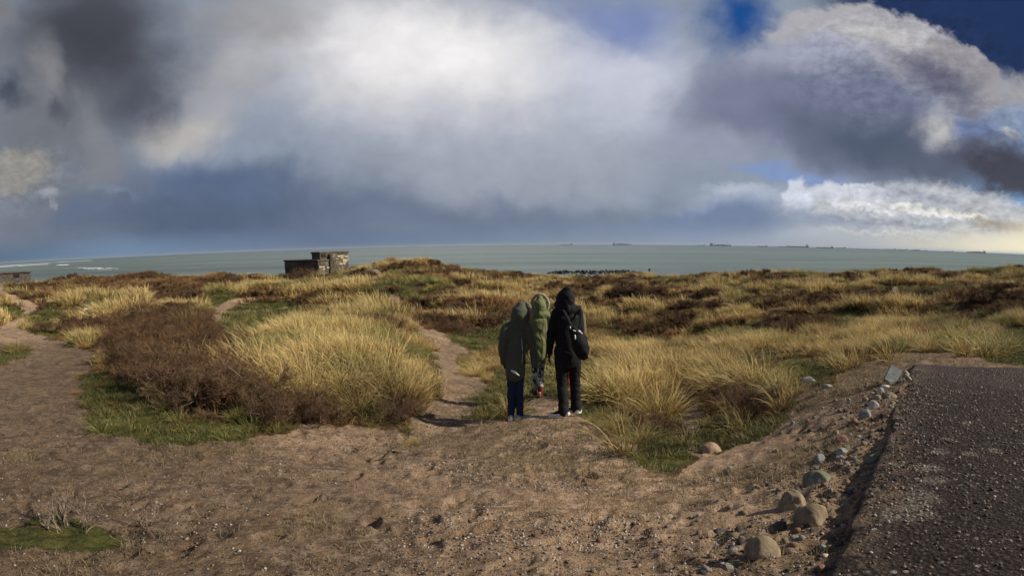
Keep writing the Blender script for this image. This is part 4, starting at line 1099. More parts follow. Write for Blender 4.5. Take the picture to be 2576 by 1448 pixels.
# ------------------------------------------------------------------ ruined bunker on the dune
m, t = new_mat('bunker_concrete'); v = t.node('ShaderNodeTexCoord').outputs['Object']
n1 = t.noise(v, 0.7, 6, 0.62); n2 = t.noise(v, 4, 6, 0.7)
vs_ = t.node('ShaderNodeMapping', {0: v, 3: (1.0, 1.0, 0.5)}).outputs[0]; n3 = t.noise(vs_, 0.5, 5, 0.6)
c = t.mix(t.mr(n1, 0.35, 0.65), (0.060, 0.050, 0.037), (0.165, 0.135, 0.090)); c = t.mix(t.mr(n3, 0.50, 0.66, 0, 0.85), c, (0.055, 0.048, 0.038)); c = t.mix(t.mr(n2, 0.56, 0.7, 0, 0.5), c, (0.42, 0.37, 0.28))
finish(t, c, 0.95, t.math('ADD', n1, n2), 0.8, 0.12, 0.1); M_bunk = m
M_pale = simple('pale_masonry', (0.30, 0.25, 0.165), (0.48, 0.42, 0.30), 3, 0.95, 0.6, 0.05)
M_soot = simple('dark_roofing', (0.050, 0.042, 0.034), (0.12, 0.10, 0.08), 2, 0.95, 0.6, 0.05)
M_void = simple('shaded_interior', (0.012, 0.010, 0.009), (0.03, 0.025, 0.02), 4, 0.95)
cx_, cy_, _z = at_dist(800, 690, 113)
bk_t = thing('bunker', (cx_, cy_, 10.0), 0, 'ruined two level concrete bunker on the dune crest in front of the sea', 'bunker')
E1 = Vector((math.sin(R(-53)), math.cos(R(-53)), 0)); E2 = Vector((math.sin(R(37)), math.cos(R(37)), 0))
MB_ = Matrix(((E1.x, E2.x, 0, 0), (E1.y, E2.y, 0, 0), (0, 0, 1, 0), (0, 0, 0, 1)))
def bpart(name, e1a, e1b, e2a, e2b, za, zb, mat, rough_=0.09, bev=0.12, cuts=9, parent=None, seed=1):
    bm = bmesh.new(); box_into(bm, e1a, e1b, e2a, e2b, za - 10, zb - 10, bev, MB_, cuts)
    bmesh.ops.recalc_face_normals(bm, faces=bm.faces)
    me = bm_mesh(name, bm); 
    if rough_: roughen(me, 0.9, rough_, seed, 4)
    return link(name, me, parent or bk_t, mat)
bpart('lower_block', 0, 11.6, 0, 5.0, 8.4, 12.75, M_bunk, 0.16, 0.3, 9, seed=2)
bpart('lower_roof', -0.12, 11.8, -0.12, 5.1, 12.7, 13.02, M_soot, 0.10, 0.12, 9, seed=3)
up = bpart('upper_block', 0.35, 3.1, 0.75, 7.4, 8.6, 14.15, M_bunk, 0.14, 0.2, 9, seed=5)
bpart('upper_roof', 0.2, 3.25, 0.6, 7.55, 14.1, 14.42, M_soot, 0.09, 0.1, 7, seed=6)
bpart('buttress', -0.35, 0.4, 2.6, 3.3, 8.6, 13.9, M_bunk, 0.05, 0.06, 4, seed=8)
bpart('embrasure', 0.25, 0.5, 1.0, 2.1, 13.45, 13.95, M_void, 0, 0.02, 0)
bpart('doorway', 0.28, 0.5, 4.4, 5.1, 12.3, 13.3, M_void, 0, 0.02, 0)
rs = np.random.default_rng(11)
for zrow in range(5):
    a = 3.35 + rs.random() * 0.4
    while a < 7.2:
        wd = 0.35 + rs.random() * 0.75
        if rs.random() < 0.58:
            z_ = 11.9 + zrow * 0.36 + rs.normal(0, .07)
            bpart('masonry_block', 0.35 - 0.10 - rs.random() * .08, 0.42, a, min(a + wd, 7.35), z_, z_ + 0.30, M_pale, 0, 0.03, 0)
        a += wd + 0.06
for zrow in range(3):
    a = 0.2 + rs.random() * .3
    while a < 2.4:
        wd = 0.4 + rs.random() * 0.7
        if rs.random() < 0.6:
            z_ = 10.7 + zrow * 0.36 + rs.normal(0, .07); bpart('masonry_block', -0.12, 0.05, a, min(a + wd, 2.55), z_, z_ + 0.30, M_pale, 0, 0.03, 0)
        a += wd + .06

# low dark lookout building at the left edge of the picture
x_, y_, z_ = at_dist(22, 683, 150)
hut = thing('coastal_shelter', (x_, y_, z_ - 1.6), R(38), 'low dark concrete shelter with two openings at the far left shore', 'shelter')
bm = bmesh.new(); box_into(bm, -6.5, 5.0, -2.5, 2.5, -1, 1.2, 0.1, None, 4); me = bm_mesh('wall', bm); roughen(me, .8, .08, 4); link('wall', me, hut, M_soot)
bm = bmesh.new(); box_into(bm, -6.8, 5.3, -2.8, 2.8, 1.2, 1.45, 0.08, None, 4); me = bm_mesh('roof', bm); roughen(me, .8, .05, 5); link('roof', me, hut, M_soot)
for a in (-5.5, 1.5):
    bm = bmesh.new(); box_into(bm, a, a + 1.4, -2.66, -2.3, 0.2, 0.95, .02); link('opening', bm_mesh('opening', bm), hut, M_void)

# ------------------------------------------------------------------ breakwaters of dark rocks
BR = []
for i in range(5):
    me = stone_mesh('block', 900 + i, 1, .8, .7, 0.2, 2, 0.8); BR.append(me)
M_brock = simple('wet_black_rock', (0.018, 0.017, 0.016), (0.055, 0.05, 0.046), 0.8, 0.6, 0.5, 0.1)
def rocks_bar(pts, top, width, n, label, seed, size=0.9):
    """pts: plan line in metres; rocks heaped along it"""
    rs = np.random.default_rng(seed); bm = bmesh.new(); pts = np.array(pts, float)
    seg = np.linalg.norm(np.diff(pts, axis=0), axis=1); cum = np.concatenate([[0], np.cumsum(seg)])
    tmp = []
    for i in range(n):
        s_ = rs.random() * cum[-1]; x_ = np.interp(s_, cum, pts[:, 0]); y_ = np.interp(s_, cum, pts[:, 1])
        k = rs.normal(0, .38); x_ += rs.normal(0, .4); y_ += k * width
        hz_ = max(0.05, top * math.exp(-k * k * 2.5) * (0.70 + 0.5 * rs.random())) * min(1, 0.35 + 2.2 * min(s_, cum[-1] - s_) / cum[-1] * 2)
        sc = size * (0.55 + 0.7 * rs.random())
        mtx = Matrix.Translation((x_ - pts[0, 0], y_ - pts[0, 1], hz_ - sc * .4)) @ Matrix.Rotation(rs.random() * 6.28, 4, 'Z') @ Matrix.Rotation(rs.random() * 1.2, 4, 'X') @ Matrix.Scale(sc, 4)
        nv0 = len(bm.verts); bm.from_mesh(BR[i % 5]); bm.verts.ensure_lookup_table()
        for v_ in bm.verts[nv0:]: v_.co = mtx @ v_.co
    o = thing('breakwater', (pts[0, 0], pts[0, 1], 0.0), 0, label, 'breakwater'); rk = link('rocks', bm_mesh('rocks', bm, True), o, M_brock); rk['kind'] = 'stuff'
    tag(o, label, 'breakwater', 'rock breakwaters along the shore'); return o
def sea_pt(px_, py_): return at_z(px_, py_, 0.0)[:2]
rocks_bar([at_dist(1376, 690, 315)[:2], at_dist(1500, 690, 312)[:2], at_dist(1616, 690, 315)[:2]], 1.7, 3, 260, 'long black rock breakwater in the sea straight behind the walkers', 1, 0.75)
rocks_bar([at_dist(1868, 686, 300)[:2], at_dist(2030, 686, 296)[:2]], 2.6, 4, 120, 'black rock breakwater showing over the dunes right of the marker pole', 2)
rocks_bar([at_dist(2180, 684, 300)[:2], at_dist(2290, 684, 290)[:2]], 3.4, 4, 110, 'short black rock breakwater over the dunes at the right', 3)
rocks_bar([at_dist(2290, 682, 285)[:2], at_dist(2450, 682, 260)[:2], at_dist(2620, 682, 250)[:2]], 4.2, 4, 200, 'rightmost black rock bank running along the crest to the picture edge', 4)
rocks_bar([at_dist(318, 686, 300)[:2], at_dist(374, 686, 300)[:2]], 2.6, 3, 60, 'small dark rock heap in the sea left of the bunker', 5)
rocks_bar([at_dist(604, 688, 200)[:2], at_dist(700, 688, 190)[:2]], 3.6, 4, 70, 'dark rocks on the shore immediately left of the bunker', 6)
# surf round the rocks and on the far bar
M_foam = simple('surf_foam', (0.62, 0.64, 0.64), (0.85, 0.86, 0.86), 0.3, 0.8, 0.4, 0.2)
def foam_strip(segs, name_label, seed):
    rs = np.random.default_rng(seed); bm = bmesh.new(); first = None
    for (ax, ay, bx, by, wmin, wmax) in segs:
        P0 = np.array(sea_pt(ax, ay)); P1 = np.array(sea_pt(bx, by))
        if first is None: first = P0.copy()
        D = P1 - P0; Lg = np.linalg.norm(D); D = D / Lg; Nn = np.array([-D[1], D[0]])
        k = 46; prev = None
        for i in range(k + 1):
            f = i / k; c_ = P0 + D * Lg * f
            w_ = (wmin + (wmax - wmin) * float(vnoise(np.array([i * 0.31]), np.array([seed * 1.3]), seed)[0])) * math.sin(math.pi * min(1, max(0.02, f))) ** 0.5
            off = (float(vnoise(np.array([i * 0.22]), np.array([seed * 2.3]), seed + 5)[0]) - .5) * wmax * 1.5
            a_ = c_ + Nn * (off - w_ / 2) - first; b_ = c_ + Nn * (off + w_ / 2) - first; m_ = c_ + Nn * off - first
            row = [bm.verts.new((a_[0], a_[1], 0.03)), bm.verts.new((m_[0], m_[1], 0.03 + min(1.4, w_ * 0.12))), bm.verts.new((b_[0], b_[1], 0.03))]
            if prev and rs.random() < 0.93:
                bm.faces.new([prev[0], row[0], row[1], prev[1]]); bm.faces.new([prev[1], row[1], row[2], prev[2]])
            prev = row
    o = link('surf', bm_mesh('surf', bm, True), None, M_foam, (first[0], first[1], 0.0)); tag(o, name_label, 'surf', None, 'stuff'); return o
foam_strip([(-60, 673, 235, 654.5, 60, 190), (-80, 677, 130, 664, 30, 90)], 'long white line of breakers on the sandbar at the far left', 1)
foam_strip([(140, 667.5, 172, 666, 8, 25)], 'small white breaker inside the sandbar at the left', 2)
foam_strip([(195, 673, 300, 676, 2, 7), (210, 676, 280, 678.5, 1.5, 5)], 'white surf line close to the shore at the left', 3)
foam_strip([(1455, 694.5, 1560, 694.5, 1.5, 3.5), (1580, 690, 1622, 692, 2, 4)], 'white wash along the foot of the central breakwater', 4)
foam_strip([(1380, 688, 1600, 686.5, .4, 1.4)], 'thin wash on the seaward side of the central breakwater', 5)

# marker pole by the breakwater's end
x_, y_, _ = at_dist(1633, 690, 270)
pole = thing('marker_pole', (x_, y_, 0), 0, 'thin dark marker pole with a square topmark beside the breakwater end', 'pole')
bm = bmesh.new(); bmesh.ops.create_cone(bm, cap_ends=True, segments=8, radius1=.16, radius2=.12, depth=4.6, matrix=Matrix.Translation((0, 0, 2.0))); link('post', bm_mesh('post', bm), pole, M_brock)
bm = bmesh.new(); box_into(bm, -.45, .45, -.05, .05, 3.4, 4.4, .02); link('topmark', bm_mesh('topmark', bm), pole, M_brock)

# ------------------------------------------------------------------ ships at anchor
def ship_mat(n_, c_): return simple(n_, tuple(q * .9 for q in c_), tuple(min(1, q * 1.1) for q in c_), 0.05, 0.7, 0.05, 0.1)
SM = dict(faint=ship_mat('haze_faded_paint', (0.20, 0.25, 0.32)), mid=ship_mat('hazed_blue_grey_paint', (0.10, 0.135, 0.18)), dark=ship_mat('dark_hull_paint', (0.03, 0.045, 0.06)),  # distance haze is put into the faint and blue-grey hull colours
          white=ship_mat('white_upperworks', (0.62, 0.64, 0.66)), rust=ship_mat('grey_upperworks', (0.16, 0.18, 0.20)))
def ship(px0, px1, tone, style, label, stern=1, D=9000, up='rust'):
    pm = (px0 + px1) / 2; v = ray(pm, 616); az = math.atan2(v[0], v[1])
    Ls = (px1 - px0) / F * D; B = Ls * 0.15; H = max(9.0, Ls * 0.048)
    t_ = thing('cargo_ship' if style != 'platform' else 'crane_ship', (math.sin(az) * D, math.cos(az) * D, 0), -az, label, 'ship', 'ships anchored off the coast')
    bm = bmesh.new(); n_ = 14; prev = None
    for i in range(n_ + 1):
        f = i / n_; x = (f - .5) * Ls * (-stern)        # f=0 stern, f=1 bow
        wd = B / 2 * (min(1, f / .08 + .7) if f < .1 else 1) * (1 if f < .8 else max(0.03, 1 - ((f - .8) / .2) ** 1.8))
        sheer = H * (1 + (0.35 * ((f - .85) / .15) ** 1 if f > .85 else 0) + (0.12 if f < .12 else 0)); rake = (-stern) * (Ls * .02 if f == 1 else 0)
        row = [bm.verts.new((x, -wd * .8, -3)), bm.verts.new((x + rake, -wd, sheer)), bm.verts.new((x + rake, wd, sheer)), bm.verts.new((x, wd * .8, -3))]
        if prev:
            for k in range(4): bm.faces.new([prev[k], row[k], row[(k + 1) % 4], prev[(k + 1) % 4]])
        else: bm.faces.new(row)
        prev = row
    bm.faces.new(prev[::-1]); bmesh.ops.recalc_face_normals(bm, faces=bm.faces)
    link('hull', bm_mesh('hull', bm), t_, SM[tone])
    def bx(nm, f0, f1, z0, z1, wk, mat):
        bm = bmesh.new(); xa, xb = sorted(((f0 - .5) * Ls * (-stern), (f1 - .5) * Ls * (-stern))); box_into(bm, xa, xb, -B * wk / 2, B * wk / 2, H * z0, H * z1, 0); return link(nm, bm_mesh(nm, bm), t_, SM[mat])
    bx('bridge_block', .05, .15, 1.0, 2.6, .85, up); bx('wheelhouse', .10, .14, 2.6, 2.95, 1.0, up); bx('funnel', .03, .06, 1.0, 2.8, .3, tone)
    bx('mast', .93, .937, 1.2, 2.3, .05, tone)
    if style == 'bulk':
        for k in range(5): bx('hatch', .22 + k * .14, .31 + k * .14, 1.0, 1.22, .6, tone)
        for k in range(4): bx('deck_crane', .327 + k * .14, .337 + k * .14, 1.0, 2.0, .08, tone)
    elif style == 'tanker':
        bx('pipe_deck', .2, .88, 1.0, 1.12, .3, tone); bx('manifold', .48, .54, 1.0, 1.6, .7, tone)
        bx('mast', .30, .305, 1.0, 1.8, .04, tone)
    elif style == 'container':
        for k, hh in enumerate((1.7, 1.9, 1.8, 1.6, 1.35)): bx('container_stack', .2 + k * .135, .325 + k * .135, 1.0, hh, .9, tone)
    elif style == 'platform':
        for f, hh in ((.24, 3.6), (.40, 2.4), (.58, 3.0), (.80, 4.6)): bx('derrick', f, f + .02, 1.0, hh, .12, tone)
        bx('helipad', .84, .95, 1.7, 1.85, 1.1, tone); bx('deckhouse', .30, .75, 1.0, 1.5, .8, tone)
    return t_
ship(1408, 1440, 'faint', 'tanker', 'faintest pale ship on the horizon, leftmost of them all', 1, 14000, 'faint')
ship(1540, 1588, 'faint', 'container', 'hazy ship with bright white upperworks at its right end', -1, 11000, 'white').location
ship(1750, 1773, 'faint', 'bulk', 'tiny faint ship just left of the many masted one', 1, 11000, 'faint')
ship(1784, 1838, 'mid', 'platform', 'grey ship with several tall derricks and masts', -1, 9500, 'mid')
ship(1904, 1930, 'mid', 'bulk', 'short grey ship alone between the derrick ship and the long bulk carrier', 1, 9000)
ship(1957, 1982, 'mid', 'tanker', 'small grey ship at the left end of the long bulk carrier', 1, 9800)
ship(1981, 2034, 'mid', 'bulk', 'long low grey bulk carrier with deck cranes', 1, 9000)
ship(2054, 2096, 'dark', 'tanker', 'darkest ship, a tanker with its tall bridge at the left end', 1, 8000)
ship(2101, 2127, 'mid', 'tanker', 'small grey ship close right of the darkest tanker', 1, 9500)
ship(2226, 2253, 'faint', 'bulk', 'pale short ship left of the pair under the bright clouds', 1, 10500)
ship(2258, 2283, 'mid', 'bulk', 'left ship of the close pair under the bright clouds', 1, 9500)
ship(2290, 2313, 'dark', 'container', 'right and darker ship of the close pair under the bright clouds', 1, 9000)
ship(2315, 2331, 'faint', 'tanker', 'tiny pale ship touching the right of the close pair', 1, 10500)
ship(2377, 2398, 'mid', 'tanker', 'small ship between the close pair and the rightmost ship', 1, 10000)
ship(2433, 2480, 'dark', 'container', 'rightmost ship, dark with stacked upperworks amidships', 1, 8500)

# weathered rail in the marram at the left
x_, y_, z_ = on_ground(236, 790, 12, 90); d_ = math.hypot(x_, y_); k_ = d_ / F
M_wood = simple('bleached_wood', (0.30, 0.27, 0.23), (0.60, 0.57, 0.51), 3, 0.85, 0.4, 0.01)
rail = thing('wooden_rail', (x_, y_, z_), -math.atan2(x_, y_), 'low bleached wooden rail standing in the tall grass at the left', 'rail')
bm = bmesh.new(); box_into(bm, -24 * k_, 24 * k_, -.05, .05, .30, .42, .01); link('plank', bm_mesh('plank', bm), rail, M_wood)
for a in (-23, 22):
    bm = bmesh.new(); box_into(bm, a * k_ - .05, a * k_ + .05, .055, .15, -.3, .48, .012); link('post', bm_mesh('post', bm), rail, M_stick)
KEEP.append((x_, y_, .3))

# ------------------------------------------------------------------ shrubs and tussocks that can be told apart
def shrub_parts(seed, h, spread, nst, tw, mat_t, leaf=True):
    me, tips = shrub_mesh('branches', seed, h, spread, nst, 3, tw, M_twig)
    rs = np.random.default_rng(seed + 1); k = rs.integers(0, len(tips), min(len(tips) * 3, 5200)); n_ = len(k)
    root = tips[k] + rs.normal(0, .02, (n_, 3)); dr = rs.normal(0, 1, (n_, 3)) + np.array([-.3, 0, .5])
    V, Fq, C = ribbons(root, dr, 0.05 + 0.09 * rs.random(n_), np.full(n_, tw * 1.9), rs.random(n_) * .3, WIND * .2, 1, rs)
    return me, blade_mesh('twig_sprays', V, Fq, C, mat_t)
SP = [shrub_parts(500 + i, 0.95, 0.85, 13, 0.0034, M_tips) for i in range(4)]
SPF = [shrub_parts(520 + i, 1.2, 1.4, 13, 0.011, M_tips) for i in range(3)]
def place_shrub(px_, py_, sc, kinds, label, i, squash=0.85, grp='leafless brown buckthorn shrubs', dmin=5, dmax=140):
    x_, y_, z_ = on_ground(px_, py_, dmin, dmax)
    o = thing('buckthorn_shrub', (x_, y_, z_ - .03), i * 1.9, label, 'shrub', grp); o.scale = (sc, sc, sc * squash)
    a, b = kinds[i % len(kinds)]; link('branches', a, o); link('twigs', b, o); return o
SL = [
    (305, 900, 1.0, 'brown twiggy shrub at the left tip of the big thicket'), (345, 945, 1.05, 'brown shrub over the dark green turf left of the thicket'),
    (415, 985, 1.1, 'shrub at the lower left of the thicket beside the turf'), (490, 1012, 1.15, 'lowest shrub of the thicket, above the bare sand'),
    (565, 1022, 1.0, 'shrub at the foot of the thicket with green grass before it'), (390, 930, 1.25, 'tall dark shrub in the middle of the big thicket'),
    (470, 965, 1.3, 'darkest densest shrub in the heart of the thicket'), (545, 990, 1.2, 'shrub on the thicket side that meets the pale marram'),
    (620, 1020, 1.0, 'shrub tangled with long straw at the thicket right end'), (330, 855, 1.05, 'shrub at the back left of the thicket by the path'),
    (420, 860, 1.15, 'shrub on top of the thicket'), (510, 880, 1.2, 'shrub at the back right of the thicket under the green meadow'),
    (595, 925, 1.05, 'shrub where thicket, marram and meadow meet'), (700, 1058, 0.8, 'low grey brown bush at the foot of the marram mound'),
    (790, 1062, 0.75, 'low bush with bare roots showing at the edge of the sand'), (1000, 1050, 0.6, 'small brown bush at the mound corner by the middle path'),
    (110, 835, 1.1, 'dark bush on the bend of the left path'), (160, 838, 1.1, 'dark bush right of the left path bend'),
    (1890, 1045, 0.75, 'reddish brown bush sheltered under the leaning right tussock'), (1850, 1020, 0.7, 'smaller rusty bush at the left of the right tussock'),
    (1640, 1085, 0.45, 'tiny dark bush in the grass right of the black jacket'),
]
for i, (a, b, s_, lab) in enumerate(SL): place_shrub(a, b, s_ * (0.80 if b > 940 else 0.62), SP, lab, i)
FLB = [
    (430, 770, 2.4, 'big dark scrub bush on the left slope below the sea'), (380, 745, 2.2, 'dark bush at the left of the slope scrub'), (485, 750, 2.2, 'dark bush at the right of the slope scrub'),
    (770, 702, 2.6, 'dark rounded bush growing against the bunker front'), (800, 706, 2.0, 'brown bush at the right foot of the bunker'), (762, 716, 1.3, 'small dark bush in the grass below the bunker'),
    (1590, 748, 2.3, 'large dark rounded bush on the dune right of the black hood'), (1555, 752, 1.7, 'dark bush at the left of the large rounded one'), (1625, 750, 1.8, 'dark bush at the right of the large rounded one'), (1785, 748, 1.5, 'small round dark bush alone on the right dunes'),
    (882, 772, 0.9, 'small brown bush in the marram slope below the bunker'), (945, 832, 0.8, 'brown bush beside the top of the middle path'), (985, 735, 1.1, 'dark bush where the middle path vanishes'),
    (180, 700, 2.2, 'dark bush on the crest at the far left'), (575, 712, 2.0, 'dark bush under the crest left of the bunker'), (1300, 702, 2.0, 'dark bush on the crest above the green parka hood'),
]
for i, (a, b, s_, lab) in enumerate(FLB): place_shrub(a, b, s_ * (0.85 if i == 3 else 0.58), SPF, lab, i, 0.75, 'dark bushes scattered over the dunes', 14, 150)
# bare twigs at the bottom left
x_, y_, z_ = on_ground(180, 1335)
o = thing('bare_shrub', (x_, y_, z_), 0, 'small bare twig shrub in the dark turf patch at the bottom left', 'shrub'); o.scale = (.36, .36, .36)
me_, _t = shrub_mesh('bare_twigs', 611, .95, .75, 12, 2, .0042, M_gtwig, (0, 0, .2)); link('twigs', me_, o)
x_, y_, z_ = on_ground(365, 1325)
o = thing('bare_shrub', (x_, y_, z_), 0, 'sparse second sprig right of the small bare twig shrub', 'shrub'); o.scale = (.24, .24, .24)
me_, _t = shrub_mesh('bare_twigs', 612, .95, .5, 4, 2, .0042, M_gtwig, (0, 0, .2)); link('twigs', me_, o)

# fallen pale branches at the foot of the thicket
for i, (a, b, ln, ang, lab) in enumerate(((925 - 60, 1000, .55, .5, 'pale bare branch sticking out of the mound above the sand'), (640, 1015, .6, 2.4, 'pale crossed branches at the foot of the thicket'), (800, 1045, .5, 1.0, 'pale dry branch hanging over the sand at the mound foot'))):
    x_, y_, z_ = on_ground(a, b); bm = bmesh.new(); rs = np.random.default_rng(i + 40)
    for k in range(3):
        a0 = ang + rs.normal(0, .5); L1 = ln * (0.6 + .5 * rs.random()); p0 = Vector((0, -.15, .25)); pts_ = [p0]
        for q in range(4): pts_.append(pts_[-1] + Vector((math.cos(a0) * L1 / 4, -0.03, math.sin(a0) * L1 / 6 + rs.normal(0, .02)))); a0 += rs.normal(0, .25)
        tube_into(bm, pts_, (.008, .007, .006, .004, .002), 5)
    o = link('dry_branch', bm_mesh('dry_branch', bm, True), None, M_gtwig, (x_, y_, z_)); tag(o, lab, 'branch', 'pale dry branches')

# single large tussocks of marram
TUS = [tuft_mesh('tussock_blades', 620, 0.26, 0.85, 0.0075, 1.05, 0.34, 1.1, 7, M_marram, 640 + i) for i in range(3)] + [tuft_mesh('tussock_blades', 560, 0.26, 0.8, 0.0075, 1.2, 0.3, 1.4, 7, M_marram_g, 650 + i) for i in range(2)]
SKI = [tuft_mesh('dead_skirt', 260, 0.26, 0.40, 0.007, 1.9, 0.3, 2.2, 5, M_rust, 660 + i) for i in range(2)]
TL = [
    (1655, 1045, 1.0, 0, 'tallest bright tussock right of the black backpack, fanned like a sheaf'), (1530, 1010, .9, 0, 'yellow tussock touching the black jacket on its right'), (1590, 985, .95, 1, 'pale tussock behind and between the two bright ones'),
    (1560, 1075, .55, 3, 'low green tussock with splayed blades by the black shoe'), (1695, 940, .7, 1, 'tussock on the far side of the sheaf, over the small hollow'), (1610, 1110, .5, 4, 'small green tussock at the edge of the gravel'),
    (1820, 985, .95, 2, 'left half of the large leaning tussock above the pink boulder'), (1900, 975, 1.05, 0, 'right half of the large leaning tussock, hanging over the rusty bush'), (1960, 985, .75, 4, 'greenish tussock at the top of the sandy bank'),
    (1000, 1010, 1.0, 2, 'large tussock spilling toward the middle path'), (930, 985, 1.05, 0, 'brightest tussock on the right flank of the marram mound'), (860, 1000, 1.0, 1, 'tussock in the front of the marram mound'),
    (760, 1010, .95, 3, 'greenish grey tussock beside the thicket'), (900, 1040, .8, 4, 'drooping tussock at the foot of the marram mound'), (1190, 945, .6, 1, 'short pale tussock between the middle path and the green parka'), (1230, 930, .6, 0, 'short pale tussock touching the green parka'),
    (2530, 880, 1.0, 4, 'dark green tussock beyond the far edge of the slab at the right'), (2330, 885, .6, 1, 'small tussock behind the far corner of the slab'), (1035, 1120, .22, 1, 'tiny straw tuft beside the black stick'), (1065, 990, .5, 2, 'half bare tussock on the left lip of the middle path'),
]
for i, (a, b, s_, kd, lab) in enumerate(TL):
    x_, y_, z_ = on_ground(a, b)
    o = thing('marram_tussock', (x_, y_, z_ - .02), rng.normal(0, .35), lab, 'grass tussock', 'large marram tussocks'); o.scale = (s_ * .9, s_ * .9, s_ * .82)
    link('blades', TUS[kd], o); 
    if s_ > .3: link('dead_blades', SKI[i % 2], o)

# ------------------------------------------------------------------ people
def loft_into(bm, rings, seg=16):
    """rings: (centre, rx, ry, ref) ; closed tube with rounded ends"""
    pts = [Vector(r[0]) for r in rings]; prev = None
    n = len(rings); out = []
    for i, r in enumerate(rings):
        tn = (pts[min(i + 1, n - 1)] - pts[max(i - 1, 0)]).normalized()
        ref = Vector(r[3]) if len(r) > 3 else Vector((1, 0, 0))
        X = (ref - tn * ref.dot(tn)).normalized(); Y = tn.cross(X)
        out.append((pts[i], X, Y, tn, r[1], r[2]))
    def ring(c, X, Y, a, b): return [bm.verts.new(c + X * math.cos(k * 2 * math.pi / seg) * a + Y * math.sin(k * 2 * math.pi / seg) * b) for k in range(seg)]
    seqs = []
    c, X, Y, tn, a, b = out[0]; m_ = min(a, b)
    for f, g in ((.95, .3), (.6, .8)): seqs.append(ring(c - tn * m_ * f, X, Y, a * g, b * g))
    for c, X, Y, tn, a, b in out: seqs.append(ring(c, X, Y, a, b))
    m_ = min(a, b)
    for f, g in ((.6, .8), (.95, .3)): seqs.append(ring(c + tn * m_ * f, X, Y, a * g, b * g))
    bm.faces.new(seqs[0][::-1])
    for p, q in zip(seqs, seqs[1:]):
        for k in range(seg): bm.faces.new([p[k], p[(k + 1) % seg], q[(k + 1) % seg], q[k]])
    bm.faces.new(seqs[-1])
def limb(bm, pts, rad_, ry=None, seg=14, ref=(1, 0, 0), sub=3):
    """smooth limb through joints, tapering"""
    pts = [Vector(p) for p in pts]; ry = ry or rad_; rings = []
    n = len(pts)
    for i in range(n - 1):
        p0 = pts[max(i - 1, 0)]; p1 = pts[i]; p2 = pts[i + 1]; p3 = pts[min(i + 2, n - 1)]
        for k in range(sub):
            t_ = k / sub
            q = 0.5 * ((2 * p1) + (p2 - p0) * t_ + (2 * p0 - 5 * p1 + 4 * p2 - p3) * t_ ** 2 + (3 * p1 - p0 - 3 * p2 + p3) * t_ ** 3)
            q = p1.lerp(p2, t_) * 0.5 + q * 0.5
            rings.append((q, rad_[i] + (rad_[i + 1] - rad_[i]) * t_, ry[i] + (ry[i + 1] - ry[i]) * t_, ref))
    rings.append((pts[-1], rad_[-1], ry[-1], ref)); loft_into(bm, rings, seg)
def fuse(name, bm, voxel, smooth=2, fold=None, keep=1.0):
    me = bm_mesh(name + '_raw', bm); o = bpy.data.objects.new('tmp', me); COL.objects.link(o)
    md = o.modifiers.new('r', 'REMESH'); md.mode = 'VOXEL'; md.voxel_size = voxel; md.adaptivity = 0
    if smooth:
        s_ = o.modifiers.new('s', 'SMOOTH'); s_.factor = 0.5; s_.iterations = smooth * 2
    if keep < 1: dc = o.modifiers.new('d', 'DECIMATE'); dc.ratio = keep
    dg = bpy.context.evaluated_depsgraph_get(); dg.update()
    r = bpy.data.meshes.new_from_object(o.evaluated_get(dg)); bpy.data.objects.remove(o); r.name = name
    r.polygons.foreach_set('use_smooth', np.ones(len(r.polygons), bool))
    if fold is not None:
        n = len(r.vertices); co = np.empty(n * 3); r.vertices.foreach_get('co', co); co = co.reshape(-1, 3); nr = np.empty(n * 3); r.vertices.foreach_get('normal', nr); nr = nr.reshape(-1, 3)
        co = co + nr * fold(co)[:, None]; r.vertices.foreach_set('co', co.astype(np.float32).ravel()); r.update()
    return r
def folds(amp, sx, sz, seed):
    def f(co):
        a = np.arctan2(co[:, 1], co[:, 0]) * 0.35
        q = fbm(co[:, 0] * sx + co[:, 2] * 1.5 + 4, co[:, 2] * sz + co[:, 1] * sx * 0.6 + a, 4, seed)
        return (1 - np.abs(q * 2 - 1) * 2.0 - 0.35) * amp
    return f
def cloth(name, c1, c2, rough=0.8, scale=30, spec=0.2, bs=0.3):
    m, t = new_mat(name); v = t.node('ShaderNodeTexCoord').outputs['Object']
    n1 = t.noise(v, 5, 5, 0.6); n2 = t.noise(v, scale * 10, 3, 0.6)
    c = t.mix(t.mr(n1, 0.2, 0.8, 0.25, 0.75), c1, c2); finish(t, c, rough, t.math('ADD', n1, t.math('MULTIPLY', n2, 0.3)), bs, 0.01, spec); return m
M_skin = simple('skin', (0.42, 0.26, 0.19), (0.52, 0.34, 0.26), 8, 0.55)
M_hair = simple('brown_hair', (0.06, 0.035, 0.02), (0.12, 0.075, 0.04), 60, 0.6)
M_fur = simple('fur_trim', (0.30, 0.25, 0.19), (0.62, 0.55, 0.45), 60, 0.9, 1.0, 0.02)
M_furd = simple('brown_fur_trim', (0.20, 0.155, 0.10), (0.42, 0.34, 0.24), 60, 0.9, 1.0, 0.02)
M_black = cloth('black_fabric', (0.005, 0.005, 0.006), (0.010, 0.010, 0.013))
M_blacktr = cloth('black_trousers', (0.007, 0.007, 0.009), (0.015, 0.014, 0.016))
M_green = cloth('dark_green_parka', (0.058, 0.064, 0.048), (0.084, 0.092, 0.068))
M_olive = cloth('olive_parka', (0.095, 0.108, 0.045), (0.165, 0.175, 0.080))
M_navy = cloth('navy_jeans', (0.010, 0.017, 0.042), (0.022, 0.035, 0.080))
M_white = simple('white_rubber', (0.62, 0.62, 0.60), (0.75, 0.75, 0.73), 30, 0.6)
M_glove = cloth('black_gloves', (0.008, 0.008, 0.009), (0.02, 0.02, 0.02))
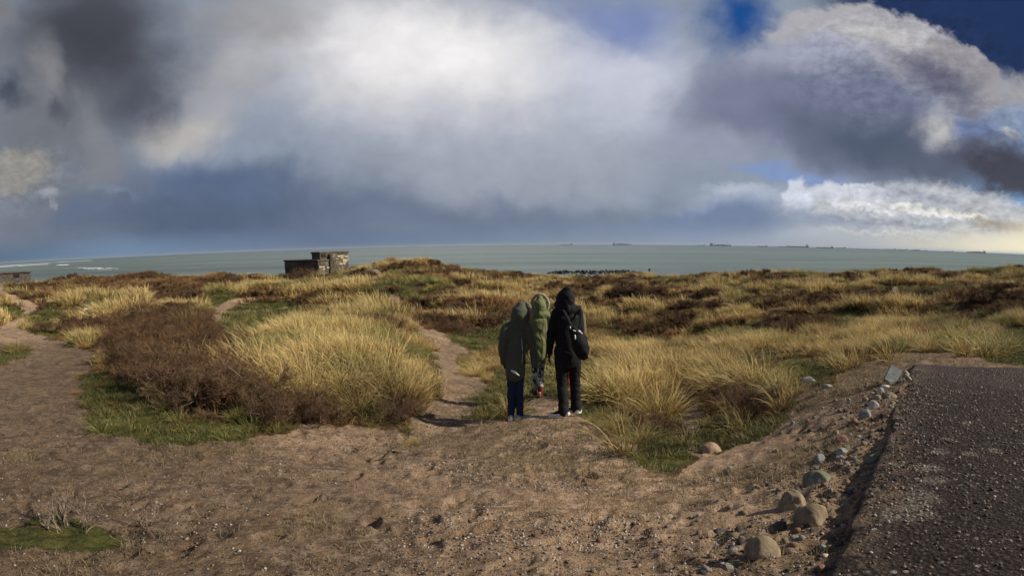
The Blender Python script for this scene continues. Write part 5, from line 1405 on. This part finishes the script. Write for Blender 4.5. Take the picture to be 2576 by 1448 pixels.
M_boot = cloth('red_brown_boots', (0.10, 0.020, 0.014), (0.20, 0.045, 0.030), 0.5)
M_sole = simple('dark_rubber', (0.02, 0.018, 0.016), (0.05, 0.045, 0.04), 30, 0.7)
M_trainer = cloth('dark_trainer', (0.14, 0.14, 0.15), (0.45, 0.45, 0.45))
M_beige = cloth('beige_brown_coat', (0.12, 0.095, 0.068), (0.19, 0.155, 0.115))
M_redtr = cloth('red_trousers', (0.22, 0.018, 0.014), (0.34, 0.03, 0.022))
m, t = new_mat('patterned_leggings'); v = t.node('ShaderNodeTexCoord').outputs['Object']
c = t.mix(t.mr(t.noise(v, 17, 4, 0.62, 0.6), 0.46, 0.49), (0.022, 0.028, 0.026), (0.50, 0.50, 0.48)); c = t.mix(t.mr(t.noise(v, 9, 3), 0.56, 0.60), c, (0.07, 0.08, 0.06)); finish(t, c, 0.8); M_camo = m

def hand_into(bm, wrist, dirv, side, k=1.0, grow=0.0, curl=0.5):
    """palm, four unequal bent fingers and a thumb leaving the side of the palm; side = +1 for a right hand"""
    D = Vector(dirv).normalized(); inw = Vector((-side, 0, 0)); inw = (inw - D * inw.dot(D)).normalized(); fw = D.cross(inw) * (side)   # inw: towards the thigh; fw: forward
    if fw.y < 0: fw = -fw
    w_ = Vector(wrist)
    limb(bm, [w_ - D * .02 * k, w_ + D * .035 * k, w_ + D * .085 * k], [(.026 + grow) * k, (.036 + grow) * k, (.038 + grow) * k], [(.020 + grow) * k, (.016 + grow) * k, (.014 + grow) * k], 12, fw, 2)
    for i, (off, ln) in enumerate(((.028, .070), (.010, .080), (-.009, .074), (-.027, .058))):
        b = w_ + D * .080 * k + fw * off * k; c1 = D * math.cos(curl * .5) + inw * math.sin(curl * .5); c2 = D * math.cos(curl * 1.3) + inw * math.sin(curl * 1.3)
        p1 = b + D * ln * .42 * k; p2 = p1 + c1 * ln * .34 * k; p3 = p2 + c2 * ln * .28 * k
        limb(bm, [b - D * .02 * k, p1, p2, p3], [(.0088 + grow) * k, (.0082 + grow) * k, (.0075 + grow) * k, (.0065 + grow) * k], None, 8, fw, 2)
    b = w_ + D * .025 * k + fw * .026 * k
    limb(bm, [b, b + (D * .5 + fw * .75 + inw * .3) * .035 * k, b + (D * .85 + fw * .75 + inw * .5) * .062 * k], [(.013 + grow) * k, (.011 + grow) * k, (.0085 + grow) * k], None, 8, fw, 2)

def rotz(v, a): return Vector((v[0] * math.cos(a) - v[1] * math.sin(a), v[0] * math.sin(a) + v[1] * math.cos(a), v[2]))
def build_person(name, loc, rz, label, P):
    """P holds the pose in metres: x right, y forward, z up"""
    H = P['H']; k = H / 1.78
    t_ = thing(name, loc, rz, label, 'person', 'walkers seen from behind')
    hips = [Vector(p) for p in P['hip']]; knees = [Vector(p) for p in P['knee']]; ank = [Vector(p) for p in P['ankle']]
    sh = [Vector(p) for p in P['shoulder']]; el = [Vector(p) for p in P['elbow']]; wr = [Vector(p) for p in P['wrist']]
    pel = (hips[0] + hips[1]) / 2; chest = (sh[0] + sh[1]) / 2 - Vector((0, 0, .08 * k)); neck = (sh[0] + sh[1]) / 2 + Vector((0, 0, .03 * k)); head = Vector(P['head'])
    yaw = P['yaw']
    # --- body: one continuous figure with a face
    bm = bmesh.new()
    limb(bm, [pel + Vector((0, 0, -.02)), pel + Vector((0, 0, .12 * k)), (pel + chest) / 2, chest, neck], [.125 * k, .125 * k, .120 * k, .145 * k, .06 * k], [.085 * k, .085 * k, .075 * k, .078 * k, .050 * k])
    limb(bm, [neck - Vector((0, 0, .04)), head - Vector((0, 0, .08 * k))], [.056 * k, .054 * k])
    limb(bm, [head + Vector((0, 0, -.075)) * k, head, head + Vector((0, 0, .05)) * k], [.058 * k, .074 * k, .068 * k], [.075 * k, .094 * k, .085 * k], 18, rotz((1, 0, 0), yaw))
    fr = rotz((0, 1, 0), yaw); rt = rotz((1, 0, 0), yaw)
    limb(bm, [head + fr * .078 * k + Vector((0, 0, .012 * k)), head + fr * .100 * k + Vector((0, 0, -.022 * k))], [.010 * k, .015 * k], None, 8)                  # nose
    limb(bm, [head + fr * .070 * k + rt * -.025 * k + Vector((0, 0, -.052 * k)), head + fr * .080 * k + Vector((0, 0, -.052 * k)), head + fr * .070 * k + rt * .025 * k + Vector((0, 0, -.052 * k))], [.009 * k] * 3, None, 8, (0, 0, 1))   # lips
    limb(bm, [head + fr * .055 * k + Vector((0, 0, -.090 * k)), head + fr * .070 * k + Vector((0, 0, -.085 * k))], [.022 * k, .018 * k], None, 8)          # chin
    for s in (-1, 1):
        limb(bm, [head + rt * .074 * s * k + Vector((0, 0, -.02 * k)), head + rt * .080 * s * k - fr * .01 * k + Vector((0, 0, .018 * k))], [.008 * k, .011 * k], [.014 * k, .016 * k], 8, rt)
        limb(bm, [head + fr * .082 * k + rt * .020 * s * k + Vector((0, 0, .026 * k)), head + fr * .078 * k + rt * .045 * s * k + Vector((0, 0, .024 * k))], [.008 * k, .006 * k], None, 8, (0, 0, 1))   # brow
    for i, s in ((0, -1), (1, 1)):
        lq = min(1.0, P.get('legw', 1.0)) * .86
        limb(bm, [hips[i], knees[i], ank[i], ank[i] + Vector((0, 0, -.05 * k))], [.085 * k * lq, .055 * k * lq, .036 * k * lq, .034 * k * lq])
        fd = rotz((0, 1, 0), P['toe'][i]); limb(bm, [ank[i] + Vector((0, 0, -.045 * k)) - fd * .04 * k, ank[i] + Vector((0, 0, -.055 * k)) + fd * .13 * k], [.032 * k, .030 * k], [.028 * k, .018 * k], 10)
        limb(bm, [chest.lerp(sh[i], .6), sh[i], el[i], wr[i]], [.055 * k, .050 * k, .038 * k, .026 * k])
        D = (wr[i] - el[i]).normalized(); hand_into(bm, wr[i], D, s, k, 0.0)
    body = link('body', fuse('body', bm, .0085, 1, None, .35), t_, M_skin)
    for s in (-1, 1):
        bm = bmesh.new(); bmesh.ops.create_uvsphere(bm, u_segments=10, v_segments=8, radius=.011 * k, matrix=Matrix.Translation(head + fr * .080 * k + rt * .031 * s * k + Vector((0, 0, .008 * k))))
        link('eye', bm_mesh('eye', bm, True), body, M_white)
    bm = bmesh.new(); limb(bm, [head - fr * .012 * k + Vector((0, 0, -.03 * k)), head - fr * .012 * k + Vector((0, 0, .060 * k))], [.078 * k, .070 * k], [.092 * k, .082 * k], 16, rt)
    link('hair', fuse('hair', bm, .011, 1), t_, M_hair)
    # --- trousers
    bm = bmesh.new(); lw = P.get('legw', 1.0) * k
    limb(bm, [pel + Vector((0, 0, -.03)), pel + Vector((0, 0, .08))], [.128 * lw, .120 * lw], [.105 * lw, .095 * lw])
    for i in (0, 1):
        limb(bm, [hips[i] + Vector((0, 0, .02)), hips[i].lerp(knees[i], .5), knees[i], knees[i].lerp(ank[i], .5), ank[i] + Vector((0, 0, -.012))], [.100 * lw, .088 * lw, .074 * lw, .068 * lw, P.get('cuff', .062) * lw])
    link('trousers', fuse('trousers', bm, .011, 2, folds(.008, 9, 16, 5)), t_, P['m_tr'])
    # --- coat: body, sleeves and hood in one piece
    bm = bmesh.new(); hem = P['hem']; cw = P['coatw'] * k; cx = P.get('hemx', pel.x)
    zs = [hem, hem + (pel.z - hem) * .5, pel.z + .10 * k, (pel.z + chest.z) / 2 + .05 * k, chest.z + .02 * k, sh[0].z - .02 * k, neck.z + .02 * k]
    wd = [P['hemw'], P['hemw'] * .98 + .005, cw * .98, cw * .94, cw * 1.02, cw * .86, cw * .42]
    dp = [P['hemw'] * .72, P['hemw'] * .75, cw * .72, cw * .66, cw * .68, cw * .52, cw * .38]
    rings = []
    for z, a, b in zip(zs, wd, dp):
        f = (z - hem) / (neck.z - hem); xx = cx + (neck.x - cx) * f; yy = pel.y + (neck.y - pel.y) * f
        rings.append(((xx, yy, z), a, b))
    loft_into(bm, rings, 24)
    for i in (0, 1):
        e2 = wr[i] + (wr[i] - el[i]).normalized() * .015
        limb(bm, [chest.lerp(sh[i], .7) + Vector((0, 0, .04 * k)), sh[i], sh[i].lerp(el[i], .5), el[i], el[i].lerp(e2, .5), e2], [.068 * k, .068 * k, .061 * k, .057 * k, .052 * k, P.get('cuffs', .046) * k])
    # hood
    for rg in P['hood']: loft_into(bm, [(Vector(c_), a, b, rt) for c_, a, b in rg], 18)
    coat = link('coat', fuse('coat', bm, .012, 1, folds(P.get('fold', .014), 6, 7, P.get('seed', 1))), t_, P['m_coat'])
    # details of the coat
    for nm, pts_, rr, mat in P.get('lines', []):
        bm = bmesh.new(); limb(bm, pts_, rr, [q * .5 for q in rr], 8, (1, 0, 0), 3); link(nm, bm_mesh(nm, bm, True), coat, mat)
    if P.get('fur'):
        c_, r1, r2, tilt, th, arc0, arc1, mfur = P['fur']; bm = bmesh.new(); rs = np.random.default_rng(5)
        nrm = rotz((0, 1, 0), yaw); U = Vector((0, 0, 1)); U = (U * math.cos(tilt) + rt * math.sin(tilt)); S_ = nrm.cross(U)
        pts_ = [Vector(c_) + S_ * math.cos(a) * r1 + U * math.sin(a) * r2 for a in np.linspace(arc0, arc1, 26)]
        tube_into(bm, pts_, [th * (0.8 + .35 * rs.random()) for _ in pts_], 10)
        me = bm_mesh('fur_trim', bm, True); o_ = link('fur_trim', me, t_, mfur)
        root = np.array([pts_[int(q)][:] for q in rs.integers(0, 26, 2600)]) + rs.normal(0, th * .45, (2600, 3)); V, Fq, C = ribbons(root, rs.normal(0, 1, (2600, 3)), .028 * np.ones(2600), .0022 * np.ones(2600), np.full(2600, .1), WIND * .1, 2, rs)
        link('fur_hairs', blade_mesh('fur_hairs', V, Fq, C, mfur), o_)
    # --- shoes and gloves
    for i, s in ((0, -1), (1, 1)):
        fd = rotz((0, 1, 0), P['toe'][i]); A0 = ank[i]; tilt = P.get('heel', (0, 0))[i]; up = Vector((0, 0, 1))
        def sp(f, z): return Vector((A0.x, A0.y, 0)) + fd * f * k + up * (z * k + P['zf'][i] + max(0, (0.12 - f)) * tilt)
        bm = bmesh.new(); sw = P.get('shoe', 1.0)
        loft_into(bm, [(sp(-.055, .045), .034 * sw * k, .040 * k, fd.cross(up)), (sp(0, .055), .040 * sw * k, .055 * k, fd.cross(up)), (sp(.07, .045), .042 * sw * k, .040 * k, fd.cross(up)), (sp(.14, .035), .045 * sw * k, .028 * k, fd.cross(up)), (sp(.185, .030), .036 * sw * k, .020 * k, fd.cross(up))], 14)
        limb(bm, [sp(0, .05), A0 + Vector((0, 0, P.get('shaft', .02)))], [.048 * k * sw, P.get('shaftw', .046) * k])
        shoe = link('shoe', fuse('shoe', bm, .008, 1), t_, P['m_shoe'])
        bm = bmesh.new(); n_ = 12; rows = []
        prof = [(-.085, .018), (-.07, .036), (-.03, .041), (.02, .039), (.07, .041), (.12, .047), (.16, .046), (.19, .036), (.21, .016)]
        lo = []; hi = []
        sd = fd.cross(up)
        L1 = [(f, w) for f, w in prof]; loop = [(f, w) for f, w in L1] + [(f, -w) for f, w in reversed(L1)]
        lo = [bm.verts.new(sp(f, 0.0) + sd * w * sw * k) for f, w in loop]; hi = [bm.verts.new(sp(f, .046) + sd * w * 1.04 * sw * k) for f, w in loop]
        bm.faces.new(lo); bm.faces.new(hi[::-1]); nL = len(loop)
        for q in range(nL): bm.faces.new([lo[q], hi[q], hi[(q + 1) % nL], lo[(q + 1) % nL]])
        bmesh.ops.recalc_face_normals(bm, faces=bm.faces)
        link('sole', bm_mesh('sole', bm), shoe, P['m_sole'])
        if P.get('gloves', (1, 1))[i]:
            bm = bmesh.new(); hand_into(bm, wr[i], (wr[i] - el[i]).normalized(), s, k, .0035); link('glove', fuse('glove', bm, .005, 1), t_, P['m_glove'])
    return t_

def spot(px_, py_, d=None):
    if d is None: return on_ground(px_, py_, 4, 30)
    v = ray(px_, py_); kk = d / math.hypot(v[0], v[1]); x_, y_ = v[0] * kk, v[1] * kk; return x_, y_, float(ground_z(x_, y_)[0])
def hood(c, w_, d_, h_, lean=(0, 0), yaw=0.0, peak=0.0):
    """stack of soft rings from the collar over the crown; lean shifts the crown sideways and back"""
    c = Vector(c); fr = rotz((0, 1, 0), yaw); L_ = [(-1.05, .80, .78), (-.55, .98, 1.0), (0, 1.0, 1.04), (.5, .84, .90), (.85, .46, .52)]
    return [[(c + Vector((lean[0] * (z + 1) / 2, lean[1] * (z + 1) / 2, z * h_)) + fr * (.01), a * w_, b * d_) for z, a, b in L_]]

pa = spot(1428, 1056, 7.95)
A_ = dict(H=1.80, yaw=0.75, head=(-.035, .05, 1.63), m_tr=M_blacktr, m_coat=M_black, m_shoe=M_black, m_sole=M_white, m_glove=M_glove,
    hip=((-.085, 0, .92), (.095, 0, .92)), knee=((-.075, .05, .50), (.105, .10, .51)), ankle=((-.055, .0, .10), (.125, .16, .10)), toe=(1.25, .6), zf=(0, 0), heel=(.25, .15), legw=1.0, cuff=.074, shoe=1.1,
    shoulder=((-.150, .0, 1.44), (.140, .02, 1.46)), elbow=((-.222, .01, 1.15), (.175, .06, 1.18)), wrist=((-.240, .04, .92), (.12, .24, 1.12)),
    hem=.79, hemw=.165, coatw=.165, hemx=.01, fold=.008, seed=3,
    hood=hood((-.035, .035, 1.62), .112, .135, .145, (.045, -.02), 0.75) + [[((-.12, .08, 1.545), .055, .06), ((-.02, .03, 1.52), .11, .10), ((.04, .0, 1.50), .10, .09)], [((-.13, .0, 1.46), .055, .07), ((0, 0, 1.50), .11, .10), ((.12, .01, 1.47), .06, .08)]])
pA = build_person('person', pa, -0.02, 'person in black hooded jacket and black trousers with white shoe soles', A_); pA.scale = (.97, .97, .972)
# the black drawstring bag hanging behind the right hip
bag = thing('backpack', (pa[0], pa[1], pa[2]), -0.02, 'black bag slung low at the right hip of the person in black', 'bag')
bm = bmesh.new(); loft_into(bm, [((.06, -.19, 1.24), .055, .045), ((.10, -.22, 1.18), .085, .07), ((.145, -.24, 1.06), .105, .085), ((.175, -.225, .96), .098, .08), ((.19, -.21, .89), .07, .06)], 18)
bag.scale = (.97, .97, .972)
pouch = link('pouch', fuse('pouch', bm, .010, 1, folds(.012, 9, 9, 8)), bag, M_black)
bm = bmesh.new(); limb(bm, [(-.13, .06, 1.50), (-.06, -.10, 1.49), (-.0, -.165, 1.36), (.05, -.195, 1.26)], [.020] * 4, [.006] * 4, 8); link('strap', bm_mesh('strap', bm, True), bag, M_blacktr)
bm = bmesh.new(); limb(bm, [(.165, .03, 1.53), (.175, -.11, 1.44), (.15, -.20, 1.30), (.11, -.22, 1.22)], [.018] * 4, [.006] * 4, 8); link('strap', bm_mesh('strap', bm, True), bag, M_blacktr)
for q, (p1, p2, r_) in enumerate((((.02, -.205, 1.285), (.045, -.235, 1.20), .007), ((.055, -.262, 1.245), (.085, -.285, 1.235), .008), ((.075, -.29, 1.185), (.082, -.30, 1.13), .009), ((.135, -.285, 1.235), (.17, -.285, 1.20), .008), ((.085, -.295, 1.13), (.066, -.293, 1.145), .006))):
    bm = bmesh.new(); limb(bm, [p1, p2], [r_, r_], [r_ * .6] * 2, 8); link('reflective_tab', bm_mesh('reflective_tab', bm, True), pouch, M_white)
bm = bmesh.new(); bmesh.ops.create_uvsphere(bm, u_segments=12, v_segments=8, radius=.016, matrix=Matrix.Translation((.128, -.292, 1.235))); link('cord_lock', bm_mesh('cord_lock', bm, True), pouch, M_white)
bm = bmesh.new(); limb(bm, [(.15, -.25, 1.19), (.20, -.22, 1.17), (.235, -.19, 1.12)], [.012, .020, .016], None, 8); link('drawcord', bm_mesh('drawcord', bm, True), pouch, M_black)

pb = spot(1300, 1053, 8.05)
B_ = dict(H=1.58, yaw=-1.0, head=(.055, .03, 1.44), m_tr=M_navy, m_coat=M_green, m_shoe=M_trainer, m_sole=M_white, m_glove=M_glove,
    hip=((-.070, 0, .80), (.050, 0, .80)), knee=((-.072, .02, .43), (.040, .02, .43)), ankle=((-.075, .03, .09), (.040, .0, .09)), toe=(-.15, -1.05), zf=(0, 0), legw=.80, cuff=.066, cuffs=.050,
    shoulder=((-.140, 0, 1.25), (.155, 0, 1.25)), elbow=((-.190, -.01, .98), (.222, .0, .99)), wrist=((-.165, .08, .80), (.240, .03, .77)), gloves=(1, 1),
    hem=.62, hemw=.128, coatw=.150, hemx=-.015, fold=.008, seed=9,
    hood=hood((.050, .02, 1.445), .118, .128, .125, (.02, -.01), -1.0) + [[((-.11, 0, 1.26), .05, .07), ((.03, 0, 1.30), .095, .09), ((.13, 0, 1.27), .055, .07)]],
    fur=((.135, .050, 1.44), .125, .135, .0, .024, -2.6, 1.9, M_furd),
    lines=[('vent_lining', [(-.07, -.135, .715), (-.03, -.142, .69), (.03, -.14, .645)], [.012, .016, .006], M_white), ('centre_seam', [(.06, -.147, 1.15), (.075, -.15, .95), (.06, -.148, .80)], [.004, .005, .004], M_green)])
pB = build_person('person', pb, 0.03, 'person in long dark green hooded parka, navy jeans and white soled trainers', B_)
pc = spot(1357, 1000)
C_ = dict(H=1.74, yaw=-0.35, head=(.02, .05, 1.60), m_tr=M_camo, m_coat=M_olive, m_shoe=M_boot, m_sole=M_sole, m_glove=M_glove,
    hip=((-.085, 0, .88), (.065, 0, .88)), knee=((-.075, .06, .48), (.02, .02, .48)), ankle=((-.085, .14, .16), (.015, .0, .14)), toe=(.2, -.5), zf=(.03, 0), legw=.82, cuff=.060, shaft=.06, shaftw=.056,
    shoulder=((-.160, 0, 1.40), (.160, 0, 1.40)), elbow=((-.225, .01, 1.10), (.215, .03, 1.12)), wrist=((-.215, .08, .86), (.215, .12, .88)),
    hem=.72, hemw=.150, coatw=.165, hemx=-.01, fold=.010, seed=14,
    hood=hood((.015, .02, 1.595), .128, .135, .128, (.0, -.01), -.35) + [[((-.13, 0, 1.42), .06, .08), ((0, 0, 1.46), .12, .11), ((.13, 0, 1.42), .07, .08)]],
    fur=((.025, .045, 1.610), .152, .158, .0, .024, -.9, 4.0, M_fur),
    lines=[('drawstring', [(.115, -.10, 1.40), (.105, -.12, 1.15), (.12, -.125, .92), (.13, -.12, .76)], [.006, .008, .010, .008], M_furd), ('hood_seam', [(-.0, -.118, 1.68), (.0, -.125, 1.60), (.0, -.112, 1.50)], [.006, .006, .006], M_green)])
pC = build_person('person', pc, 0.0, 'person farther ahead in olive parka with fur edged hood, patterned leggings and red boots', C_); pC.scale = (.90, .93, .93)
pdd = spot(1436, 1005, 9.6)
D_ = dict(H=1.60, yaw=0.0, head=(.0, .04, 1.44), m_tr=M_redtr, m_coat=M_beige, m_shoe=M_boot, m_sole=M_sole, m_glove=M_glove,
    hip=((-.075, 0, .82), (.065, 0, .82)), knee=((-.035, .02, .44), (.06, .04, .44)), ankle=((-.045, .0, .09), (.06, .06, .09)), toe=(.1, -.1), zf=(0, 0), legw=.85,
    shoulder=((-.155, 0, 1.27), (.165, 0, 1.29)), elbow=((-.17, .06, 1.02), (.205, .06, 1.02)), wrist=((-.10, .20, .95), (.15, .18, .90)),
    hem=.66, hemw=.19, coatw=.185, hemx=.03, fold=.012, seed=21,
    hood=hood((.0, .02, 1.435), .108, .12, .11, (0, 0), 0))
pD = build_person('person', pdd, 0.0, 'person almost hidden in front of the one in black, brown coat and red trousers', D_)
for q in (pa, pb, pc, pdd): KEEP.append((q[0], q[1], .22))
